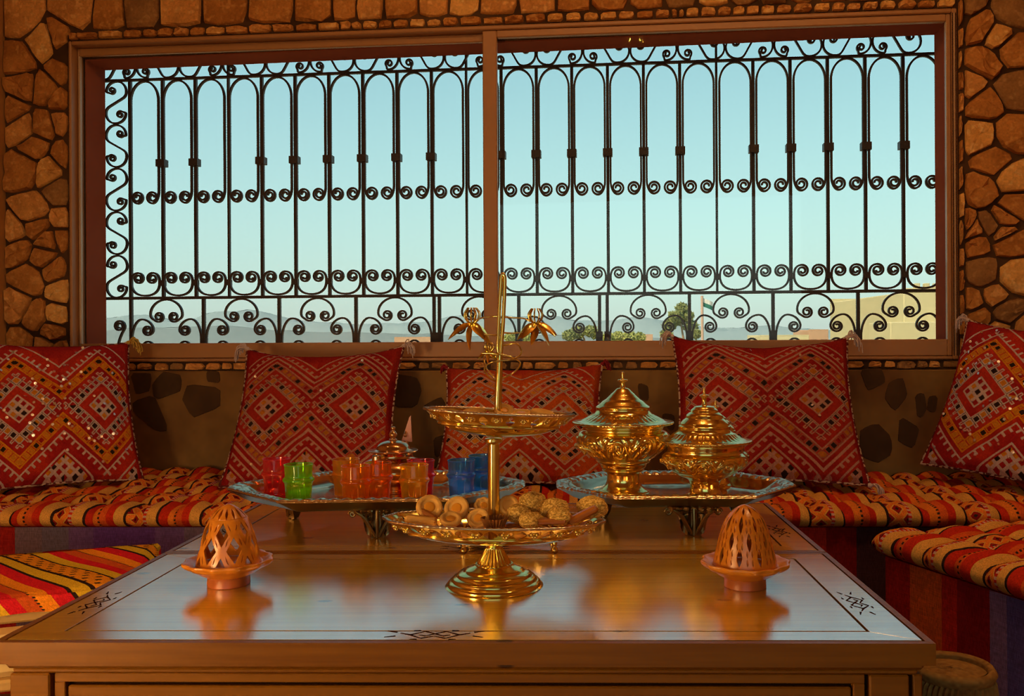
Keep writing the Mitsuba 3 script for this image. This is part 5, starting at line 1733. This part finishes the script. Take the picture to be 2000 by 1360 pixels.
def tray(label, c, a, b, tip, mid, rz, feet, inner):
    k = thing('footed_tray', label, 'tray')
    O = outline(a, b, tip, mid)
    n = len(O)
    R = np.linalg.norm(O, axis=1, keepdims=True)
    s = np.arange(n)
    def loop(off, z, bump=0.0, per=8):
        q = O * (1 - off / R)
        return np.c_[q, np.full(n, z) + bump * np.abs(np.sin(s * math.pi / per))]
    def skin(loops, center=None):
        v = np.vstack(loops)
        f = []
        for i in range(len(loops) - 1):
            for j in range(n):
                k2 = (j + 1) % n
                f += [[i * n + j, i * n + k2, (i + 1) * n + k2], [i * n + j, (i + 1) * n + k2, (i + 1) * n + j]]
        if center is not None:
            v = np.vstack([v, center])
            for j in range(n):
                f.append([(len(loops) - 1) * n + j, (len(loops) - 1) * n + (j + 1) % n, len(v) - 1])
        return TM(v, f)
    zf, zr = 0.060, 0.086
    loc = np.array([c[0], c[1], ZT_])
    inside = [loop(0.026, zr - 0.006), loop(0.034, zr - 0.011), loop(0.046, zr - 0.019), loop(0.058, zf + 0.002), loop(0.068, zf)]
    put(k + '__plate', move(skin(inside, [[0, 0, zf]]), loc, rz=rz), inner, smooth=50)
    rim = [loop(0.026, zr - 0.006), loop(0.021, zr - 0.003, 0.0025, 5), loop(0.014, zr - 0.002, 0.0038, 5), loop(0.008, zr - 0.0015, 0.0030, 5), loop(0.004, zr - 0.001, 0.0022, 4), loop(0.0, zr - 0.001), loop(-0.0012, zr - 0.0035, 0.0), loop(0.001, zr - 0.006)]
    part(k, 'embossed_rim', move(skin(rim), loc, rz=rz), 'm_tray_rim', smooth=50, label='silvery rim with raised leafwork')
    under = [loop(0.001, zr - 0.006), loop(0.014, zr - 0.0125), loop(0.032, zr - 0.023), loop(0.046, zf - 0.003), loop(0.058, zf - 0.0045)]
    part(k, 'underside', move(skin(under, [[0, 0, zf - 0.005]]), loc, rz=rz), 'm_tray_under', smooth=50)
    r = np.random.default_rng(5)
    for (fx, fy, fr) in feet:
        H = zf - 0.0035
        pr = [(-0.052, H), (-0.047, H - 0.010), (-0.040, H - 0.006), (-0.033, H - 0.014), (-0.027, H * 0.52), (-0.024, H * 0.25), (-0.021, 0.006), (-0.013, 0.0)]
        pr = np.array(pr + [(-x, z) for x, z in pr[::-1]])
        PP = Polygon(pr)
        pr = np.array(PP.exterior.coords[:-1]) if PP.exterior.is_ccw else np.array(PP.exterior.coords[:-1])[::-1]
        m = CrossSection([pr]).extrude(0.016)
        fm = unman(m.refine_to_length(0.005))
        v = fm.vertices.copy()
        v = np.stack([v[:, 0], v[:, 2] - 0.008, v[:, 1]], -1)
        fm = TM(v, fm.faces[:, ::-1])
        v[:, 1] *= 0.45 + 0.55 * np.clip(v[:, 2] / H, 0.2, 1)
        v[:, 1] += 0.003 * np.sin(v[:, 0] * 420) * np.sign(v[:, 1] - 0) * 0.8
        fm.vertices = v
        ms = [fm]
        # raised acanthus ribs and curled ends
        for sx in (-1, 1):
            ms.append(tube(spline([(sx * 0.004, -0.010, 0.004), (sx * 0.012, -0.013, H * 0.35), (sx * 0.024, -0.014, H * 0.7), (sx * 0.040, -0.012, H - 0.006)], 6), [0.0035] * 18 + [0.002], 7))
            ms.append(tube(spline([(sx * 0.010, -0.009, 0.010), (sx * 0.018, -0.012, H * 0.45), (sx * 0.030, -0.013, H * 0.85)], 6), 0.0028, 7))
            t = np.linspace(0, 1.6 * 2 * math.pi, 30)
            rr = 0.0075 * (1 - t / t[-1] * 0.75)
            ms.append(tube(np.stack([sx * (0.049 + rr * np.cos(t)), 0 * t - 0.004, H - 0.010 + rr * np.sin(t)], -1), 0.0022, 6))
        ms.append(tube(spline([(0, -0.011, 0.002), (0, -0.014, H * 0.5), (0, -0.012, H * 0.95)], 6), 0.0035, 7))
        fp_ = np.array([fx, fy, 0.0])
        cR, sR = math.cos(rz), math.sin(rz)
        fpw = np.array([fx * cR - fy * sR, fx * sR + fy * cR, 0])
        part(k, 'foot', move(cat_m(ms), loc + fpw, rz=rz + fr), 'm_brass_dark', smooth=35, label='dark cast scrollwork foot')
    return k


scene['m_tray_under'] = {'type': 'twosided', 'nested': brass((0.46, 0.34, 0.13), 0.3)}
scene['m_tray_in'] = {'type': 'twosided', 'nested': brass((0.72, 0.52, 0.30), 0.13)}
TL = np.array([-0.372, 1.878])
TR = np.array([0.247, 1.880])
tray('wide octagonal footed tray on the left, holding the teapot and coloured glasses', TL, 0.306, 0.186, 0.030, 0.52, 0.03, [(0.018, -0.118, 0.0), (-0.20, 0.075, 2.2), (0.20, 0.075, -2.2)], 'm_tray_in')
tray('octagonal footed tray on the right, holding the lidded brass bowls', TR, 0.246, 0.168, 0.038, 0.56, 0.0, [(0.022, -0.115, 0.0), (-0.15, 0.070, 2.2), (0.15, 0.070, -2.2)], 'm_tray_in')
TF = ZT_ + 0.060


# ------------------------------------------------------------------ lidded brass bowls
def repousse(z0, z1_, amp, n):
    def d(t, i, r, z):
        if not (z0 < z < z1_):
            return 0 * t
        w = (z - z0) / (z1_ - z0)
        u = (t * n / (2 * math.pi)) % 1.0 - 0.5
        rad = np.hypot(u * 2.2, (w - 0.5) * 1.6)
        ang = np.arctan2((w - 0.5) * 1.6, u * 2.2)
        swirl = np.cos(2 * math.pi * (rad * 2.4) - ang)
        leafy = np.cos(2 * math.pi * (np.abs(u) * 3.0 + w * 1.5))
        m = np.clip(1.2 - 1.6 * np.abs(u) * 2, 0, 1)
        return amp * math.sin(math.pi * w) ** 0.6 * np.tanh(2.2 * (m * swirl + (1 - m) * leafy))
    return d


SB = 0.000283


def lidded_bowl(label, pos, body, lid, finial, emb, s, y0, handle, rz=0.0, loc_z=TF):
    """profiles as (radius, height in the photograph's crop), turned about the bowl's axis"""
    k = thing('lidded_bowl', label, 'bowl')
    cv = lambda q: [(r * SB * s, (y0 - y) * SB * s) for r, y in q]
    P = np.array([pos[0], pos[1], loc_z])
    e0, e1 = ((y0 - emb[0]) * SB * s, (y0 - emb[1]) * SB * s)
    put(k + '__body', move(lathe(spline(cv(body), 8), 288, repousse(e0, e1, 0.0019, 10)), P, rz=rz), 'm_brass', smooth=True)
    zl = cv(lid)
    lk = part(k, 'lid', move(lathe(spline(zl, 5), 192, lambda t, i, r, z: 0.0007 * np.cos(48 * t) * (r > 0.093 * s) + 0.0008 * np.cos(40 * t) * (0.062 * s < r < 0.085 * s)), P, rz=rz), 'm_brass', smooth=True)
    part(lk, 'finial', move(lathe(spline(cv(finial), 5), 40), P), 'm_brass', smooth=True)
    rb, zb = handle
    for sg in (-1, 1):
        R_, Z_ = rb * SB * s, (y0 - zb) * SB * s
        a = math.pi / 2 * 0
        ms = [tube(spline([(sg * R_ * 0.86, -0.02 * s, Z_ - 0.018 * s), (sg * R_ * 0.97, -0.021 * s, Z_ - 0.006 * s), (sg * R_ * 1.16, -0.012 * s, Z_), (sg * R_ * 1.20, 0.0, Z_ + 0.001), (sg * R_ * 1.16, 0.012 * s, Z_), (sg * R_ * 0.97, 0.021 * s, Z_ - 0.006 * s), (sg * R_ * 0.86, 0.02 * s, Z_ - 0.018 * s)], 5), 0.0036 * s, 8)]
        for j in range(5):
            t = -0.8 + 0.4 * j
            ms.append(move(trimesh.creation.icosphere(2, 0.0048 * s), (sg * R_ * (1.19 - 0.10 * t * t), 0.017 * s * t, Z_ + 0.002)))
        part(k, 'handle', move(cat_m(ms), P, rz=rz), 'm_brass', smooth=True)
    return k


bodyA = [(0, 1014), (182, 1014), (190, 1006), (182, 996), (160, 984), (136, 962), (122, 930), (119, 895), (124, 866), (150, 855), (158, 848), (150, 840), (164, 826), (176, 800), (196, 788), (203, 778), (205, 768), (248, 738), (292, 700), (328, 660), (344, 625), (343, 592), (326, 568), (300, 554), (296, 540), (304, 524), (300, 508)]
lidA = [(300, 512), (340, 512), (368, 506), (374, 497), (368, 490), (330, 487), (292, 474), (256, 456), (230, 444), (214, 432), (203, 418), (197, 404), (198, 392), (200, 384), (190, 374), (178, 366), (160, 350), (150, 341), (126, 326), (118, 318), (96, 298), (88, 289), (66, 270), (46, 250), (30, 244), (0, 243)]
finA = [(28, 246), (20, 238), (17, 215), (20, 203), (34, 194), (37, 187), (31, 181), (14, 178), (11, 165), (11, 140), (12, 130), (7, 125), (0, 124)]
lidded_bowl('tall lidded brass bowl with embossed scrolls, left one on the right tray', at_y(1217, 900, 1.912)[:2], bodyA, lidA, finA, (760, 575), 1.02, 1014, (320, 660), rz=0.45)
bodyB = [(0, 1008), (150, 1008), (160, 1000), (150, 990), (128, 975), (114, 950), (108, 920), (110, 890), (122, 868), (150, 852), (180, 840), (196, 832), (204, 822), (234, 808), (246, 796), (284, 765), (306, 735), (312, 710), (302, 688), (286, 674), (272, 664), (270, 640), (274, 612), (272, 598)]
lidB = [(272, 598), (310, 597), (338, 592), (344, 581), (338, 574), (300, 570), (262, 556), (236, 538), (222, 526), (204, 516), (194, 504), (188, 490), (190, 476), (182, 466), (176, 452), (166, 440), (150, 425), (138, 414), (132, 394), (116, 380), (104, 372), (98, 356), (82, 343), (70, 332), (40, 325), (0, 322)]
finB = [(26, 326), (20, 316), (17, 290), (20, 268), (34, 257), (36, 250), (28, 244), (14, 240), (11, 222), (12, 202), (8, 192), (0, 190)]
lidded_bowl('shorter lidded brass bowl with embossed scrolls, right one at the front of the right tray', at_y(1376, 900, 1.832)[:2], bodyB, lidB, finB, (800, 690), 0.98, 1008, (300, 720), rz=0.45)
lidded_bowl('small lidded brass bowl almost hidden behind the right one', at_y(1398, 900, 1.985)[:2], bodyB, lidB, finB, (800, 690), 0.82, 1008, (300, 720), rz=1.2)

# ------------------------------------------------------------------ teapot
tp = thing('teapot', 'round coppery teapot behind the glasses on the left tray', 'teapot')
TP = np.array([*at_y(768, 900, 1.945)[:2], TF])


def tps(m):
    m = m.copy()
    m.vertices = TP + (m.vertices - TP) * 0.93
    return m


put(tp + '__body', tps(move(lathe(spline([(0.0, 0.0), (0.050, 0.0), (0.053, 0.004), (0.050, 0.009), (0.060, 0.018), (0.074, 0.032), (0.079, 0.046), (0.076, 0.058), (0.068, 0.067), (0.056, 0.074), (0.047, 0.078), (0.045, 0.084), (0.046, 0.090)], 5), 96), TP)), 'm_copper', smooth=True)
lk = part(tp, 'lid', tps(move(lathe(spline([(0.046, 0.0905), (0.054, 0.0915), (0.0575, 0.0940), (0.0568, 0.0955), (0.050, 0.0955), (0.041, 0.0965), (0.0385, 0.100), (0.036, 0.106), (0.029, 0.112), (0.018, 0.116), (0.008, 0.1175), (0.0, 0.1177)], 4), 80), TP)), 'm_copper', smooth=True)
part(lk, 'knob', tps(move(lathe(spline([(0.0085, 0.1172), (0.0095, 0.120), (0.006, 0.1225), (0.0085, 0.128), (0.0092, 0.132), (0.006, 0.138), (0.0032, 0.141), (0.0055, 0.1455), (0.0045, 0.149), (0.0, 0.150)], 4), 32), TP)), 'm_copper', smooth=True)
part(tp, 'spout', tps(tube(spline([TP + [-0.018, -0.050, 0.040], TP + [-0.022, -0.066, 0.055], TP + [-0.024, -0.070, 0.072], TP + [-0.025, -0.070, 0.092]], 6), np.linspace(0.0145, 0.0098, 19), 16)), 'm_copper', smooth=True)
hk_ = part(tp, 'handle', tps(tube(spline([TP + [0.01, 0.070, 0.060], TP + [0.014, 0.095, 0.085], TP + [0.016, 0.100, 0.110], TP + [0.016, 0.088, 0.128], TP + [0.016, 0.072, 0.120]], 6), 0.004, 9)), 'm_copper', smooth=True)
hm = trimesh.convex.convex_hull(np.array([TP + q for q in ([0.006, 0.080, 0.108], [0.030, 0.082, 0.104], [0.007, 0.096, 0.108], [0.029, 0.098, 0.104], [0.024, 0.086, 0.164], [0.027, 0.090, 0.168], [0.0275, 0.086, 0.164])]))
part(tp, 'pot_holder', tps(hm), 'm_pink', label='pale pink pointed cloth on the handle')
scene['m_pink'] = diffuse((0.62, 0.36, 0.33))


# ------------------------------------------------------------------ coloured tea glasses
def glass_mat(c, tr=1.0):
    clear = {'type': 'thindielectric', 'int_ior': 1.55, 'specular_transmittance': rgb(*c)}
    body = {'type': 'principledthin', 'base_color': rgb(*c), 'roughness': 0.25, 'spec_trans': 0.0, 'diff_trans': 1.4, 'eta': 1.5}
    return {'type': 'blendbsdf', 'weight': 0.22, 'clear': clear, 'tinted': body}


scene['m_glass_red'] = glass_mat((0.93, 0.10, 0.13))
scene['m_glass_green'] = glass_mat((0.50, 0.97, 0.06))
scene['m_glass_amber'] = glass_mat((0.98, 0.60, 0.07))
scene['m_glass_orange'] = glass_mat((0.99, 0.46, 0.04))
scene['m_glass_yellow'] = glass_mat((0.99, 0.76, 0.05))
scene['m_glass_blue'] = glass_mat((0.12, 0.52, 0.99))
scene['m_gilt'] = {'type': 'twosided', 'nested': brass((0.85, 0.50, 0.10), 0.25)}
GZ = np.array([1.0, 1.10])
gp = GZ * spline([(0.0, 0.004), (0.021, 0.003), (0.0240, 0.0015), (0.0248, 0.006), (0.0262, 0.022), (0.0275, 0.034), (0.0293, 0.0375), (0.0305, 0.0410), (0.0293, 0.0445), (0.0272, 0.0470), (0.0270, 0.052), (0.0276, 0.062), (0.0283, 0.0690)], 5)
ring_p = GZ * np.array([(0.0292, 0.0378), (0.0308, 0.0393), (0.0314, 0.0412), (0.0308, 0.0431), (0.0292, 0.0446)])
for (x, Yg, c, lab) in ((540, 1.905, 'red', 'red tea glass at the left end of the tray'), (583, 1.815, 'green', 'green tea glass in front of the red one'), (676, 1.895, 'amber', 'amber tea glass left of the teapot, behind the orange one'),
                        (695, 1.790, 'orange', 'orange tea glass, front one of the middle group'), (738, 1.836, 'orange', 'orange tea glass just right of the front orange one, before the teapot'), (809, 1.802, 'yellow', 'yellow tea glass right of the teapot'),
                        (822, 1.868, 'red', 'red tea glass hidden behind the yellow one'), (901, 1.868, 'blue', 'blue tea glass, nearer one of the pair'), (941, 1.940, 'blue', 'blue tea glass behind the other, next to the stand column')):
    k = thing('tea_glass', lab, 'glass')
    P = np.array([*at_y(x, 930, Yg)[:2], TF])
    r0 = hash((x, 3)) % 7 * 0.1
    put(k + '__bowl', move(lathe(gp, 64, lambda t, i, r, z: -0.0008 * np.abs(np.sin(6 * t)) * (0.0045 < z < 0.037)), P, rz=r0), 'm_glass_' + c, smooth=True)
    part(k, 'raised_ring', move(lathe(ring_p, 48), P), 'm_glass_' + c, smooth=True)
    t = np.linspace(0, 2 * math.pi, 56, endpoint=False)
    part(k, 'rim', tube(P + np.stack([0.0283 * np.cos(t), 0.0283 * np.sin(t), 0 * t + 0.0759], -1), 0.0009, 6, closed=True), 'm_glass_' + c, smooth=True)
